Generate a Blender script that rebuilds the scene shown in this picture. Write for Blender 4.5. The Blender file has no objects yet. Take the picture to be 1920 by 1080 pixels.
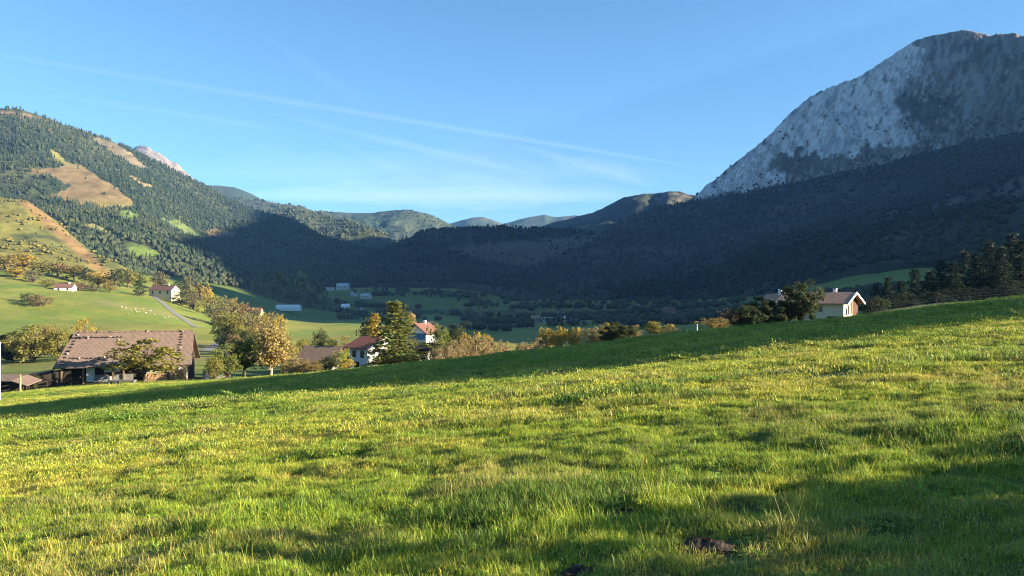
import bpy, bmesh, math, random
import numpy as np
from mathutils import Vector, Matrix, Euler

SC = bpy.context.scene
COL = SC.collection
R = math.radians
rng = np.random.default_rng(7)
random.seed(7)

# ------------------------------------------------------------------ camera, sky, sun, exposure
FPX = 1400.0                       # focal length in pixels of the 1920 px wide photograph
EYE = 1.7
cam_d = bpy.data.cameras.new('camera')
cam = bpy.data.objects.new('camera', cam_d)
COL.objects.link(cam)
cam.location = (0, 0, EYE)
cam.rotation_euler = (R(90), 0, 0)
cam_d.sensor_width = 36
cam_d.lens = FPX / 1920 * 36
cam_d.clip_start = 0.05
cam_d.clip_end = 120000
SC.camera = cam

SUN_AZ, SUN_EL = R(99.5), R(15.3)      # clockwise from +Y
world = bpy.data.worlds.new('World')
SC.world = world
world.use_nodes = True
nt = world.node_tree
sky = nt.nodes.new('ShaderNodeTexSky')
sky.sky_type = 'NISHITA'
sky.sun_disc = False
sky.sun_elevation = SUN_EL
sky.sun_rotation = SUN_AZ
sky.altitude = 300
sky.air_density = 1.0
sky.dust_density = 0.2
sky.ozone_density = 4.0
bg = nt.nodes['Background']
bg.inputs[1].default_value = 0.05
air = nt.nodes.new('ShaderNodeVectorMath'); air.operation = 'MULTIPLY'      # clear, deep blue autumn air
air.inputs[1].default_value = (0.735, 0.875, 0.88)
nt.links.new(sky.outputs[0], air.inputs[0])
nt.links.new(air.outputs[0], bg.inputs[0])

sun_d = bpy.data.lights.new('sun', 'SUN')
sun_d.energy = 5.0
sun_d.angle = R(0.5)
sun_d.color = (1.0, 0.86, 0.66)
sun = bpy.data.objects.new('sun', sun_d)
COL.objects.link(sun)
SUN_DIR = Vector((math.sin(SUN_AZ) * math.cos(SUN_EL), math.cos(SUN_AZ) * math.cos(SUN_EL), math.sin(SUN_EL)))
sun.rotation_euler = SUN_DIR.to_track_quat('Z', 'Y').to_euler()
sun.location = (300, -50, 120)

SC.view_settings.view_transform = 'Standard'
SC.view_settings.look = 'None'
SC.view_settings.exposure = 2.35
SC.view_settings.gamma = 1
SC.render.engine = 'CYCLES'
cy = SC.cycles
cy.use_denoising = True
cy.pixel_filter_type = 'BLACKMAN_HARRIS'
cy.filter_width = 1.1
cy.max_bounces = 6
cy.diffuse_bounces = 3
cy.glossy_bounces = 1
cy.transmission_bounces = 3
cy.volume_bounces = 1
cy.transparent_max_bounces = 8
cy.caustics_reflective = False
cy.caustics_refractive = False

# ------------------------------------------------------------------ helpers
def at(px, py, Y):
    return ((px - 960) / FPX * Y, Y, EYE + (540 - py) / FPX * Y)

def hash2(ix, iy, seed):
    n = (ix.astype(np.int64) * 374761393 + iy.astype(np.int64) * 668265263 + seed * 1274126177) & 0x7fffffff
    n = ((n ^ (n >> 13)) * 1274126177) & 0x7fffffff
    n = ((n ^ (n >> 16)) * 1911520717) & 0x7fffffff
    return (n & 0xffff) / 65535.0

def vnoise(x, y, seed=0):
    x = np.asarray(x, float); y = np.asarray(y, float)
    ix = np.floor(x); iy = np.floor(y)
    fx = x - ix; fy = y - iy
    fx = fx * fx * fx * (fx * (fx * 6 - 15) + 10); fy = fy * fy * fy * (fy * (fy * 6 - 15) + 10)
    a = hash2(ix, iy, seed); b = hash2(ix + 1, iy, seed)
    c = hash2(ix, iy + 1, seed); d = hash2(ix + 1, iy + 1, seed)
    return (a + (b - a) * fx) * (1 - fy) + (c + (d - c) * fx) * fy

def fbm(x, y, seed=0, octv=4, gain=0.5):
    """about -1 .. 1"""
    s = 0; a = 1; t = 0
    for o in range(octv):
        s = s + a * (vnoise(x, y, seed + o * 17) * 2 - 1); t += a
        ca, sa = 0.8, 0.6
        x, y = (x * ca - y * sa) * 2.03 + 5.1, (x * sa + y * ca) * 2.03 + 1.7
        a *= gain
    return s / t * 1.6

def ridged(x, y, seed=0, octv=4):
    s = 0; a = 1; t = 0
    for o in range(octv):
        s = s + a * (1 - np.abs(vnoise(x, y, seed + o * 31) * 2 - 1)); t += a
        x, y = (x * 0.8 - y * 0.6) * 2.1 + 3.3, (x * 0.6 + y * 0.8) * 2.1 + 7.7
        a *= 0.55
    return s / t

def sstep(a, b, x):
    t = np.clip((np.asarray(x, float) - a) / (b - a), 0, 1)
    return t * t * (3 - 2 * t)

def inpoly(px, py, poly):
    inside = np.zeros(px.shape, bool)
    n = len(poly); j = n - 1
    for i in range(n):
        xi, yi = poly[i]; xj, yj = poly[j]
        if yi != yj:
            c = ((yi > py) != (yj > py)) & (px < (xj - xi) * (py - yi) / (yj - yi) + xi)
            inside ^= c
        j = i
    return inside

def tag(o, label=None, cat=None, group=None, kind=None):
    if label: o['label'] = label
    if cat: o['category'] = cat
    if group: o['group'] = group
    if kind: o['kind'] = kind
    return o

def link(o, parent=None):
    COL.objects.link(o)
    if parent: o.parent = parent
    return o

def raw_mesh(name, V, F, mats, col=None, smooth=False, mi=None):
    """V (n,3) array, F (m,k) array -> mesh"""
    me = bpy.data.meshes.new(name)
    V = np.ascontiguousarray(V, np.float32); F = np.ascontiguousarray(F, np.int32)
    me.vertices.add(len(V)); me.vertices.foreach_set('co', V.ravel())
    k = F.shape[1]
    me.loops.add(F.size); me.loops.foreach_set('vertex_index', F.ravel())
    me.polygons.add(len(F))
    me.polygons.foreach_set('loop_start', np.arange(0, F.size, k, dtype=np.int32))
    me.polygons.foreach_set('loop_total', np.full(len(F), k, np.int32))
    if smooth: me.polygons.foreach_set('use_smooth', np.ones(len(F), bool))
    for m in (mats if isinstance(mats, (list, tuple)) else [mats]): me.materials.append(m)
    if mi is not None: me.polygons.foreach_set('material_index', np.ascontiguousarray(mi, np.int32))
    if col is not None:
        ca = me.color_attributes.new('tint', 'FLOAT_COLOR', 'POINT')
        c4 = np.ones((len(V), 4), np.float32); c4[:, :3] = col
        ca.data.foreach_set('color', c4.ravel())
    me.update(calc_edges=True)
    me.validate()
    return me

# ------------------------------------------------------------------ materials
def mat(name, color=(0.5, 0.5, 0.5), rough=0.9, spec=0.2, var=0.25, scale=3.0, bump=0.0, bscale=None, attr=None, translucent=0.0, coord='Object', wave=None, detail=6):
    m = bpy.data.materials.new(name); m.use_nodes = True
    t = m.node_tree; N = t.nodes; L = t.links
    b = N['Principled BSDF']
    b.inputs['Roughness'].default_value = rough
    b.inputs['Specular IOR Level'].default_value = spec
    tc = N.new('ShaderNodeTexCoord')
    no = N.new('ShaderNodeTexNoise'); no.inputs['Scale'].default_value = scale; no.inputs['Detail'].default_value = detail
    no.inputs['Roughness'].default_value = 0.65
    L.new(tc.outputs[coord], no.inputs['Vector'])
    mr = N.new('ShaderNodeMapRange')
    mr.inputs['From Min'].default_value = 0.25; mr.inputs['From Max'].default_value = 0.75
    mr.inputs['To Min'].default_value = 1 - var; mr.inputs['To Max'].default_value = 1 + var
    L.new(no.outputs['Fac'], mr.inputs['Value'])
    mul = N.new('ShaderNodeVectorMath'); mul.operation = 'SCALE'
    if attr:
        a = N.new('ShaderNodeAttribute'); a.attribute_name = 'tint'
        a.attribute_type = attr
        L.new(a.outputs['Color'], mul.inputs[0])
    else:
        mul.inputs[0].default_value = color
    L.new(mr.outputs[0], mul.inputs['Scale'])
    colout = mul.outputs[0]
    if wave:
        w = N.new('ShaderNodeTexWave'); w.wave_type = 'BANDS'; w.bands_direction = wave[0]
        w.inputs['Scale'].default_value = wave[1]; w.inputs['Distortion'].default_value = wave[3] if len(wave) > 3 else 0.6
        L.new(tc.outputs[coord], w.inputs['Vector'])
        m2 = N.new('ShaderNodeMapRange'); m2.inputs['To Min'].default_value = 1 - wave[2]; m2.inputs['To Max'].default_value = 1 + wave[2] * 0.5
        L.new(w.outputs['Fac'], m2.inputs['Value'])
        mul2 = N.new('ShaderNodeVectorMath'); mul2.operation = 'SCALE'
        L.new(colout, mul2.inputs[0]); L.new(m2.outputs[0], mul2.inputs['Scale'])
        colout = mul2.outputs[0]
    L.new(colout, b.inputs['Base Color'])
    if bump:
        nb = N.new('ShaderNodeTexNoise'); nb.inputs['Scale'].default_value = bscale or scale * 3; nb.inputs['Detail'].default_value = 5
        L.new(tc.outputs[coord], nb.inputs['Vector'])
        bu = N.new('ShaderNodeBump'); bu.inputs['Strength'].default_value = 1.0; bu.inputs['Distance'].default_value = bump
        L.new(nb.outputs['Fac'], bu.inputs['Height'])
        L.new(bu.outputs[0], b.inputs['Normal'])
    if translucent:
        tr = N.new('ShaderNodeBsdfTranslucent'); L.new(colout, tr.inputs['Color'])
        mx = N.new('ShaderNodeMixShader'); mx.inputs[0].default_value = translucent
        L.new(b.outputs[0], mx.inputs[1]); L.new(tr.outputs[0], mx.inputs[2])
        L.new(mx.outputs[0], N['Material Output'].inputs['Surface'])
    return m

M = {}
M['terrain'] = mat('terrain_cover', attr='GEOMETRY', var=0.3, scale=0.06, bump=1.2, bscale=0.12)
M['valley'] = mat('valley_cover', attr='GEOMETRY', var=0.22, scale=0.25, bump=0.25, bscale=0.6)
M['rock'] = mat('limestone', attr='GEOMETRY', var=0.3, scale=0.03, bump=9.0, bscale=0.05, detail=10)
M['meadow'] = mat('meadow_soil', attr='GEOMETRY', var=0.35, scale=2.5, bump=0.03, bscale=14)
M['needles'] = mat('far_needles', attr='GEOMETRY', var=0.2, scale=0.5)

# ------------------------------------------------------------------ ground heights
PLX, PLY = 0.109, -0.063

# feature lines of the ground along every ray: px -> (Y, z)
def line(pts, mode='py'):
    a = np.array(pts, float)
    px = a[:, 0]
    if mode == 'py':
        Y = a[:, 2]; z = EYE + (540 - a[:, 1]) / FPX * Y
    else:
        Y = a[:, 1]; z = a[:, 2]
    return px, Y, z

def plane(x, y):
    return PLX * x + PLY * y

_l0 = [(-2600, 90), (-1500, 90), (0, 88), (240, 80), (480, 72), (735, 66), (960, 66), (1300, 66), (1560, 66), (1920, 66), (3400, 66), (4600, 66)]
GL = [
    line([(p, y, plane((p - 960) / FPX * y, y)) for p, y in _l0], 'z'),
    line([(-2600, 150, -30), (-1500, 140, -24), (0, 136, -16.3), (240, 130, -14.6), (480, 140, -15.2), (735, 150, -14.2), (960, 150, -12.8), (1300, 150, -7.9), (1560, 150, -4.9),
          (1740, 150, -1.5), (1920, 150, -0.5), (2500, 150, 12), (3400, 150, 40), (4600, 150, 60)], 'z'),
    line([(-2600, 300, -10), (-1500, 260, -14), (0, 250, -20), (240, 290, -20.5), (400, 320, -23), (560, 330, -28), (735, 330, -32), (960, 330, -36), (1300, 330, -32), (1560, 330, -22),
          (1920, 330, -8), (2500, 330, 30), (3400, 330, 85), (4600, 330, 95)], 'z'),
    line([(-2600, 420, 40), (-1500, 420, 20), (0, 420, -13.3), (240, 450, -17.5), (400, 480, -24), (560, 600, -34.7), (735, 650, -35.5), (960, 700, -38.3), (1300, 650, -28.5),
          (1560, 500, -13), (1920, 400, -2), (2500, 420, 40), (3400, 420, 90), (4600, 420, 100)], 'z'),
    line([(-2600, 470, 900), (-1500, 480, 700), (0, 530, 560), (240, 546, 620), (320, 556, 650), (400, 578, 700), (480, 590, 800), (560, 597, 950), (735, 598, 1000), (960, 600, 1000),
          (1300, 592, 900), (1560, 556, 650), (1920, 530, 480), (2500, 440, 520), (3400, 330, 550), (4600, 330, 550)]),
    line([(-2600, 380, 1200), (-1500, 420, 1000), (0, 480, 800), (240, 505, 900), (400, 531, 1050), (480, 541, 1150), (560, 548, 1300), (735, 536, 1400), (850, 536, 1400), (960, 556, 1300),
          (1300, 565, 1200), (1450, 545, 1000), (1640, 503, 800), (1920, 480, 620), (2500, 400, 640), (3400, 330, 650), (4600, 330, 650)]),
    line([(-2600, 3000, -40), (0, 3000, -40), (960, 3000, -40), (1920, 3000, -40), (4600, 3000, -40)], 'z'),
    line([(-2600, 8600, -60), (4600, 8600, -60)], 'z'),
]

_PXS = np.arange(-2600, 4601, 10.0)
_KER = np.exp(-0.5 * (np.arange(-12, 13) / 4.5) ** 2); _KER /= _KER.sum()
def _smooth(px, v):
    d = np.interp(_PXS, px, v)
    return np.convolve(np.pad(d, 12, mode='edge'), _KER, mode='valid')
GL = [(_PXS, _smooth(g[0], g[1]), _smooth(g[0], g[2])) for g in GL]

def ground_base(x, y):
    """height of the ground sheet without its small bumps"""
    x = np.asarray(x, float); y = np.asarray(y, float)
    ys = np.maximum(y, 1.0)
    px = np.clip(960 + FPX * x / ys, -2600, 4600)
    Yk = [np.interp(px, g[0], g[1]) for g in GL]
    Zk = [np.interp(px, g[0], g[2]) for g in GL]
    z = plane(x, y)
    for k in range(len(GL) - 1):
        t = np.clip((ys - Yk[k]) / (Yk[k + 1] - Yk[k]), 0, 1)
        s = Zk[k] + (Zk[k + 1] - Zk[k]) * t
        z = np.where(ys > Yk[k], s, z)
    return z

def G(x, y):
    x = np.asarray(x, float); y = np.asarray(y, float)
    z = ground_base(x, y)
    z = z + 0.22 * fbm(x * 0.06, y * 0.06, 3, 3) * sstep(6, 25, np.hypot(x, y))
    z = z + sstep(120, 400, y) * 1.6 * fbm(x * 0.012, y * 0.012, 4, 3)
    return z

def g1(x, y):
    return float(G(np.array([x]), np.array([y]))[0])

def micro(x, y):
    """tussocks and hoof marks of the near field"""
    d = np.hypot(x, y)
    b = 0.042 * fbm(x * 0.75, y * 1.1, 21, 3) + 0.05 * fbm(x * 2.9, y * 3.6, 22, 3)
    b = b + 0.07 * np.clip(fbm(x * 0.28, y * 0.5, 23, 2) - 0.25, 0, 1)
    return b * (1 - 0.4 * sstep(30, 90, d))

# ------------------------------------------------------------------ land colours (true colours, linear)
C_MEAD = np.array((0.115, 0.165, 0.022)); C_MEAD2 = np.array((0.20, 0.195, 0.034))
C_BROWN = np.array((0.19, 0.105, 0.042)); C_HEATH = np.array((0.18, 0.165, 0.045))
C_WOOD = np.array((0.020, 0.031, 0.014)); C_ROCK = np.array((0.42, 0.405, 0.385)); C_SCRUB = np.array((0.085, 0.078, 0.05))

def mixc(a, b, t):
    return a + (b - a) * np.asarray(t)[..., None]

def grid_faces(nr, nc):
    i = np.arange(nr - 1)[:, None] * nc + np.arange(nc - 1)[None, :]
    return np.stack([i, i + 1, i + nc + 1, i + nc], -1).reshape(-1, 4)

# columns of rays: dense inside the picture
COLS = np.concatenate([np.linspace(-2600, -300, 60, endpoint=False), np.linspace(-300, 2220, 760, endpoint=False), np.linspace(2220, 4600, 90, endpoint=False), np.linspace(4600, 6000, 26)])

# --- the near field ---
def build_meadow():
    xs = np.concatenate([np.linspace(-170, -30, 120, endpoint=False), np.linspace(-30, 34, 520, endpoint=False), np.linspace(34, 175, 120)])
    ys = np.concatenate([np.linspace(-90, -4, 50, endpoint=False), np.linspace(-4, 24, 260, endpoint=False), np.linspace(24, 72, 210, endpoint=False), np.linspace(72, 175, 110)])
    X, Yg = np.meshgrid(xs, ys)
    Z = G(X, Yg) + micro(X, Yg)
    edge = np.maximum(sstep(165, 175, Yg), np.maximum(sstep(164, 170, -X), sstep(168, 175, X)))
    Z = Z - edge * 1.5
    n = fbm(X * 0.5, Yg * 0.9, 31, 4)
    n2 = fbm(X * 0.12, Yg * 0.2, 33, 3)
    c = mixc(np.array((0.075, 0.10, 0.022)), np.array((0.125, 0.13, 0.034)), sstep(-0.4, 0.6, n + 0.6 * n2))
    c = mixc(c, np.array((0.10, 0.125, 0.024)), sstep(25, 70, np.hypot(X, Yg)))
    me = raw_mesh('meadow', np.stack([X, Yg, Z], -1).reshape(-1, 3), grid_faces(len(ys), len(xs)), M['meadow'], c.reshape(-1, 3), True)
    return tag(link(bpy.data.objects.new('meadow', me)), 'grassy hillside field with tussocks sloping down beyond the crest', kind='structure')
build_meadow()

# --- the valley sheet, out to the horizon ---
def build_valley():
    rows = []
    for k in range(len(GL) - 1):
        n = [8, 60, 70, 90, 90, 30, 16][k]
        for t in np.linspace(0, 1, n, endpoint=(k == len(GL) - 2)): rows.append((k, t))
    U = (COLS - 960) / FPX
    X = np.zeros((len(rows), len(COLS))); Yg = X.copy()
    for r, (k, t) in enumerate(rows):
        Ya = np.interp(COLS, GL[k][0], GL[k][1]); Yb = np.interp(COLS, GL[k + 1][0], GL[k + 1][1])
        Yg[r] = Ya + (Yb - Ya) * t
        X[r] = U * Yg[r]
    Z = G(X, Yg)
    Z = Z - 1.0 * (1 - sstep(160, 172, Yg)) * (1 - sstep(150, 168, np.abs(X)))
    # fields of different grass
    n = fbm(X * 0.004, Yg * 0.003, 41, 3); n2 = fbm(X * 0.03, Yg * 0.02, 42, 4)
    n5 = fbm(X * 0.15, Yg * 0.11, 45, 4)
    c = mixc(C_MEAD, C_MEAD2 * 0.95, sstep(-0.9, 0.9, n2 + 0.6 * n5))
    c = mixc(c, np.array((0.06, 0.13, 0.022)), 0.5 * sstep(0.0, 0.5, n) * sstep(500, 900, Yg))
    PX = 960 + FPX * X / np.maximum(Yg, 1); PY = 540 - FPX * (Z - EYE) / np.maximum(Yg, 1)
    # dry flower strip with the sheep, scrubby banks
    dry = np.exp(-((PY - (566 + (PX - 190) * 0.19)) / (6 + 2 * n2)) ** 2) * sstep(150, 200, PX) * (1 - sstep(350, 400, PX)) * (Yg > 300)
    c = mixc(c, np.array((0.21, 0.19, 0.065)), 0.75 * np.clip(dry, 0, 1))
    bank = sstep(120, 200, Yg) * (1 - sstep(300, 380, Yg))
    c = mixc(c, np.array((0.13, 0.12, 0.045)), 0.6 * bank * sstep(-0.2, 0.5, n2))
    c = c * (1 - 0.22 * sstep(700, 1000, Yg) * sstep(-0.3, 0.3, fbm(X * 0.006, Yg * 0.005, 47, 2) + 0.2))[..., None]  # far pastures darkened in colour where the mountain's shade lies
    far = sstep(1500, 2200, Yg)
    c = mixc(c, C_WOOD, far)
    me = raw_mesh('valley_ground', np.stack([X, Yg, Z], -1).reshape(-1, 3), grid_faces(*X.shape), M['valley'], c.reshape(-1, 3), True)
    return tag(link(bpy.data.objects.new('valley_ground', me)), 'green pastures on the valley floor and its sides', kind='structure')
build_valley()

# ------------------------------------------------------------------ hills: lofted between lines that run along them
def interp_line(pts):
    a = np.array(pts, float)
    return np.interp(COLS, a[:, 0], a[:, 1]), np.interp(COLS, a[:, 0], a[:, 2])

LOFTS = {}
def loft(name, lines, rows, amp, freq, seed, material, colour, label, crest=-1, skirt=60, back=(1.5, -60), rough_crest=0.25, gully=0.0, post=None):
    """lines: foot .. crest; a skirt goes down in front, a far slope falls behind"""
    P = [interp_line(l) for l in lines]
    py0, Y0 = P[0]
    U = (COLS - 960) / FPX
    def pts(py, Y): return np.stack([U * Y, Y, EYE + (540 - py) / FPX * Y], -1)
    K = [pts(*p) for p in P]
    s = K[0].copy(); s[:, 0] *= 0.96; s[:, 1] *= 0.96; s[:, 2] -= skirt
    b1 = K[-1].copy(); b1[:, :2] *= 1 + (back[0] - 1) * 0.25; b1[:, 2] = K[-1][:, 2] - 0.22 * (K[-1][:, 2] - back[1])
    b2 = K[-1].copy(); b2[:, :2] *= back[0]; b2[:, 2] = back[1]
    K = [s] + K + [b1, b2]
    nrow = [3] + list(rows) + [10, 12]
    V = []; W = []; PYd = []; seg = []
    pyl = [py0 + 10] + [p[0] for p in P] + [P[-1][0] + 4, P[-1][0] + 300]
    for k in range(len(K) - 1):
        for t in np.linspace(0, 1, nrow[k], endpoint=(k == len(K) - 2)):
            V.append(K[k] * (1 - t) + K[k + 1] * t)
            PYd.append(pyl[k] * (1 - t) + pyl[k + 1] * t)
            if k == 0: w = t * 0.5
            elif k <= len(P) - 1:
                g = (k - 1 + t) / (len(P) - 1)
                w = min(1, 0.5 + g) * (1 - (1 - rough_crest) * max(0, (g - 0.75) / 0.25))
            else: w = rough_crest if k == len(P) else 0.6
            W.append(np.full(len(COLS), w)); seg.append(k + t)
    V = np.array(V); W = np.array(W); PYd = np.array(PYd); seg = np.array(seg)
    X, Yg = V[..., 0], V[..., 1]
    d = amp * fbm(X * freq, Yg * freq, seed, 5)
    if gully: d = d - gully * (ridged(COLS[None, :] * 0.02 + 0.0 * X + 0.004 * fbm(X * .01, Yg * .01, 3) * 100, PYd * 0.006, seed + 5, 4) - 0.6)
    V[..., 2] += d * W
    if post is not None: post(V, COLS, PYd, seg)
    # what each place looks like from the design drawing
    PXd = np.broadcast_to(COLS, X.shape)
    PYe = 540 - FPX * (V[..., 2] - EYE) / np.maximum(V[..., 1], 1)
    c = colour(PXd, PYe, V, seg)
    me = raw_mesh(name, V.reshape(-1, 3), grid_faces(*X.shape), material, c.reshape(-1, 3), True)
    o = tag(link(bpy.data.objects.new(name, me)), label, kind='structure')
    LOFTS[name] = (V, PXd, PYe, seg, len(P))
    return o

CLEAR = {
    'brown': [(92, 283), (104, 283), (130, 303), (165, 318), (210, 345), (245, 373), (251, 388), (230, 391), (190, 391), (150, 381), (95, 373), (84, 367), (122, 358), (130, 351), (110, 338), (95, 330), (48, 321), (56, 316), (112, 316), (120, 312), (98, 300)],
    'pale': [(165, 257), (187, 260), (216, 268), (246, 290), (278, 317), (268, 318), (240, 305), (200, 281)],
    'tan': [(232, 330), (252, 334), (298, 357), (270, 351)],
    'green_a': [(212, 398), (240, 395), (264, 406), (247, 415), (230, 411)],
    'green_b': [(300, 409), (330, 413), (360, 429), (382, 448), (350, 441), (320, 426)],
    'yellow': [(158, 420), (180, 422), (216, 440), (203, 442), (175, 433)],
    'green_c': [(232, 453), (260, 454), (309, 480), (280, 487), (240, 480)],
    'top': [(-60, 206), (0, 207), (50, 210), (82, 221), (75, 225), (30, 215), (-60, 214)],
    'tan_b': [(380, 436), (400, 430), (448, 436), (440, 444), (390, 446)],
}
CLEAR_C = {'brown': (0.13, 0.092, 0.042), 'pale': (0.14, 0.112, 0.066), 'tan': (0.19, 0.14, 0.06), 'green_a': (0.085, 0.125, 0.026), 'green_b': (0.09, 0.115, 0.032),
           'yellow': (0.22, 0.2, 0.06), 'green_c': (0.09, 0.13, 0.025), 'top': (0.17, 0.11, 0.06), 'tan_b': (0.14, 0.1, 0.05)}

def col_left(px, py, V, seg):
    n = fbm(V[..., 0] * 0.006, V[..., 1] * 0.006, 51, 4)
    c = mixc(C_WOOD * 1.2, np.array((0.06, 0.065, 0.03)), sstep(-0.3, 0.7, n))
    c = mixc(c, C_HEATH * 0.8, 0.8 * sstep(-800, -100, -np.abs(px - 100) - 900))
    jx = 5 * fbm(px * 0.06, py * 0.06, 52, 3); jy = 4 * fbm(px * 0.06, py * 0.06, 53, 3)
    for k, poly in CLEAR.items():
        w = inpoly(px + jx, py + jy, poly).astype(float)
        cc = np.array(CLEAR_C[k])
        cc = cc * (1 + 0.35 * fbm(px * 0.05, py * 0.16, 54, 4))[..., None]
        if k == 'brown': cc = mixc(cc, np.array((0.17, 0.16, 0.04)), sstep(318, 300, py) + 0.5 * sstep(370, 388, py))
        c = c + (cc - c) * w[..., None]
    return np.clip(c, 0.005, 1)

CREST_LEFT = [(-2600, 420, 1500), (-1200, 260, 1700), (-500, 190, 1850), (-150, 198, 2000), (0, 204, 2050), (40, 206, 2060), (80, 219, 2080), (120, 235, 2100), (160, 249, 2150), (190, 257, 2200), (230, 271, 2250), (260, 286, 2300),
              (300, 306, 2350), (340, 326, 2400), (380, 344, 2450), (430, 372, 2500), (470, 390, 2520), (520, 404, 2500), (550, 415, 2450), (600, 444, 2350), (640, 457, 2250), (700, 472, 2150), (780, 500, 1950), (860, 540, 1800), (4600, 560, 1800)]
loft('hill', [
    [(-2600, 470, 900), (-1500, 480, 900), (-400, 486, 720), (0, 486, 770), (240, 509, 880), (400, 533, 1030), (480, 543, 1130), (560, 549, 1280), (640, 545, 1450), (760, 540, 1600), (860, 545, 1600), (4600, 570, 1600)],
    [(-2600, 450, 1200), (-400, 350, 1350), (0, 360, 1380), (240, 405, 1500), (380, 445, 1750), (480, 468, 1850), (560, 480, 1900), (640, 497, 1900), (760, 520, 1800), (860, 543, 1700), (4600, 565, 1700)],
    CREST_LEFT], [90, 90], 26, 0.0032, 61, M['terrain'], col_left, 'wooded hillside with brown clearings')

def col_heath(px, py, V, seg):
    n = fbm(V[..., 0] * 0.012, V[..., 1] * 0.012, 71, 4); n2 = fbm(V[..., 0] * 0.05, V[..., 1] * 0.05, 72, 4)
    c = mixc(np.array((0.135, 0.125, 0.03)), np.array((0.10, 0.105, 0.03)), sstep(-0.3, 0.5, n))
    c = mixc(c, np.array((0.05, 0.06, 0.02)), 0.8 * sstep(0.15, 0.55, n2))
    edge = sstep(20, 4, np.abs(py - (398 + (px - 70) * 0.9) ))
    c = mixc(c, np.array((0.19, 0.115, 0.05)), edge * 0.9)
    return c
loft('heath_slope', [
    [(-2600, 500, 560), (-400, 482, 640), (0, 482, 690), (100, 492, 720), (200, 504, 750), (260, 520, 780), (300, 640, 780), (4600, 900, 780)],
    [(-2600, 420, 900), (-900, 300, 1000), (-300, 330, 1000), (0, 369, 980), (50, 377, 970), (90, 404, 940), (130, 438, 890), (165, 468, 840), (215, 500, 775), (260, 525, 785), (300, 650, 785), (4600, 920, 790)]],
    [70], 9, 0.01, 73, M['terrain'], col_heath, 'heathy yellow green slope', back=(1.35, -30), skirt=30)

def col_plain_wood(base, var, seed):
    def f(px, py, V, seg):
        n = fbm(V[..., 0] * 0.006, V[..., 1] * 0.006, seed, 4)
        return mixc(np.array(base), np.array(var), sstep(-0.4, 0.6, n))
    return f

loft('wooded_spur', [
    [(-2600, 560, 3042), (300, 520, 3042), (600, 500, 3042), (760, 500, 2925), (900, 530, 2808), (4600, 600, 2808)],
    [(-2600, 560, 3510), (300, 400, 3860), (440, 372, 3919), (500, 378, 3860), (560, 387, 3802), (600, 398, 3744), (650, 412, 3627), (690, 424, 3510), (720, 440, 3393), (746, 458, 3276), (800, 490, 3100), (900, 535, 3042), (4600, 640, 3042)]],
    [60], 22, 0.0035, 81, M['terrain'], col_plain_wood((0.05, 0.062, 0.025), (0.075, 0.08, 0.035), 82), 'sunlit wooded spur')

loft('far_ridge', [
    [(-2600, 560, 3800), (200, 480, 3800), (560, 470, 3800), (4600, 600, 3800)],
    [(-2600, 560, 4200), (250, 400, 4200), (380, 347, 4200), (410, 347, 4200), (440, 350, 4200), (470, 362, 4200), (500, 378, 4200), (560, 410, 4200), (700, 470, 4100), (4600, 640, 4100)]],
    [40], 40, 0.004, 85, M['terrain'], col_plain_wood((0.035, 0.055, 0.035), (0.06, 0.07, 0.045), 86), 'far bluish ridge')

def col_rocky(px, py, V, seg):
    n = fbm(V[..., 0] * 0.01, V[..., 1] * 0.01 + V[..., 2] * 0.02, 91, 5)
    return mixc(np.array((0.215, 0.165, 0.12)), np.array((0.10, 0.075, 0.052)), sstep(-0.1, 0.6, n))
loft('rocky_peak', [
    [(-2600, 600, 5200), (100, 480, 5200), (420, 470, 5200), (4600, 640, 5200)],
    [(-2600, 600, 5600), (100, 420, 5600), (200, 330, 5600), (235, 290, 5600), (252, 275, 5600), (266, 271, 5600), (279, 273, 5600), (287, 281, 5600), (305, 290, 5600), (320, 302, 5600), (330, 306, 5600), (343, 318, 5600), (356, 331, 5600), (420, 380, 5600), (520, 450, 5600), (4600, 700, 5600)]],
    [60], 60, 0.006, 92, M['rock'], col_rocky, 'pale sunlit limestone peak', gully=60, rough_crest=0.3)

loft('distant_hills', [
    [(-2600, 560, 4300), (400, 480, 4300), (700, 480, 4300), (1000, 500, 4300), (4600, 560, 4300)],
    [(-2600, 560, 4900), (400, 470, 4900), (540, 410, 4900), (600, 397, 4900), (650, 398, 4900), (700, 399, 4900), (740, 393, 4900), (765, 393, 4900), (785, 397, 4900), (810, 405, 4900), (845, 420, 4900), (900, 448, 4900), (1000, 500, 4900), (4600, 640, 4900)]],
    [60], 46, 0.0038, 95, M['terrain'], col_plain_wood((0.032, 0.055, 0.030), (0.06, 0.075, 0.042), 96), 'hazy wooded hills at the head of the valley', gully=40)

loft('horizon_hills', [
    [(-2600, 560, 6200), (700, 480, 6200), (1000, 480, 6200), (4600, 560, 6200)],
    [(-2600, 560, 6800), (700, 470, 6800), (800, 430, 6800), (850, 417, 6800), (885, 408, 6800), (905, 406, 6800), (925, 412, 6800), (942, 418, 6800), (965, 412, 6800), (1000, 406, 6800), (1022, 403, 6800), (1045, 408, 6800), (1080, 406, 6800), (1120, 420, 6800), (1250, 450, 6800), (4600, 640, 6800)]],
    [40], 60, 0.0035, 98, M['terrain'], col_plain_wood((0.045, 0.07, 0.045), (0.08, 0.09, 0.06), 99), 'pale hills on the horizon')

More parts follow.
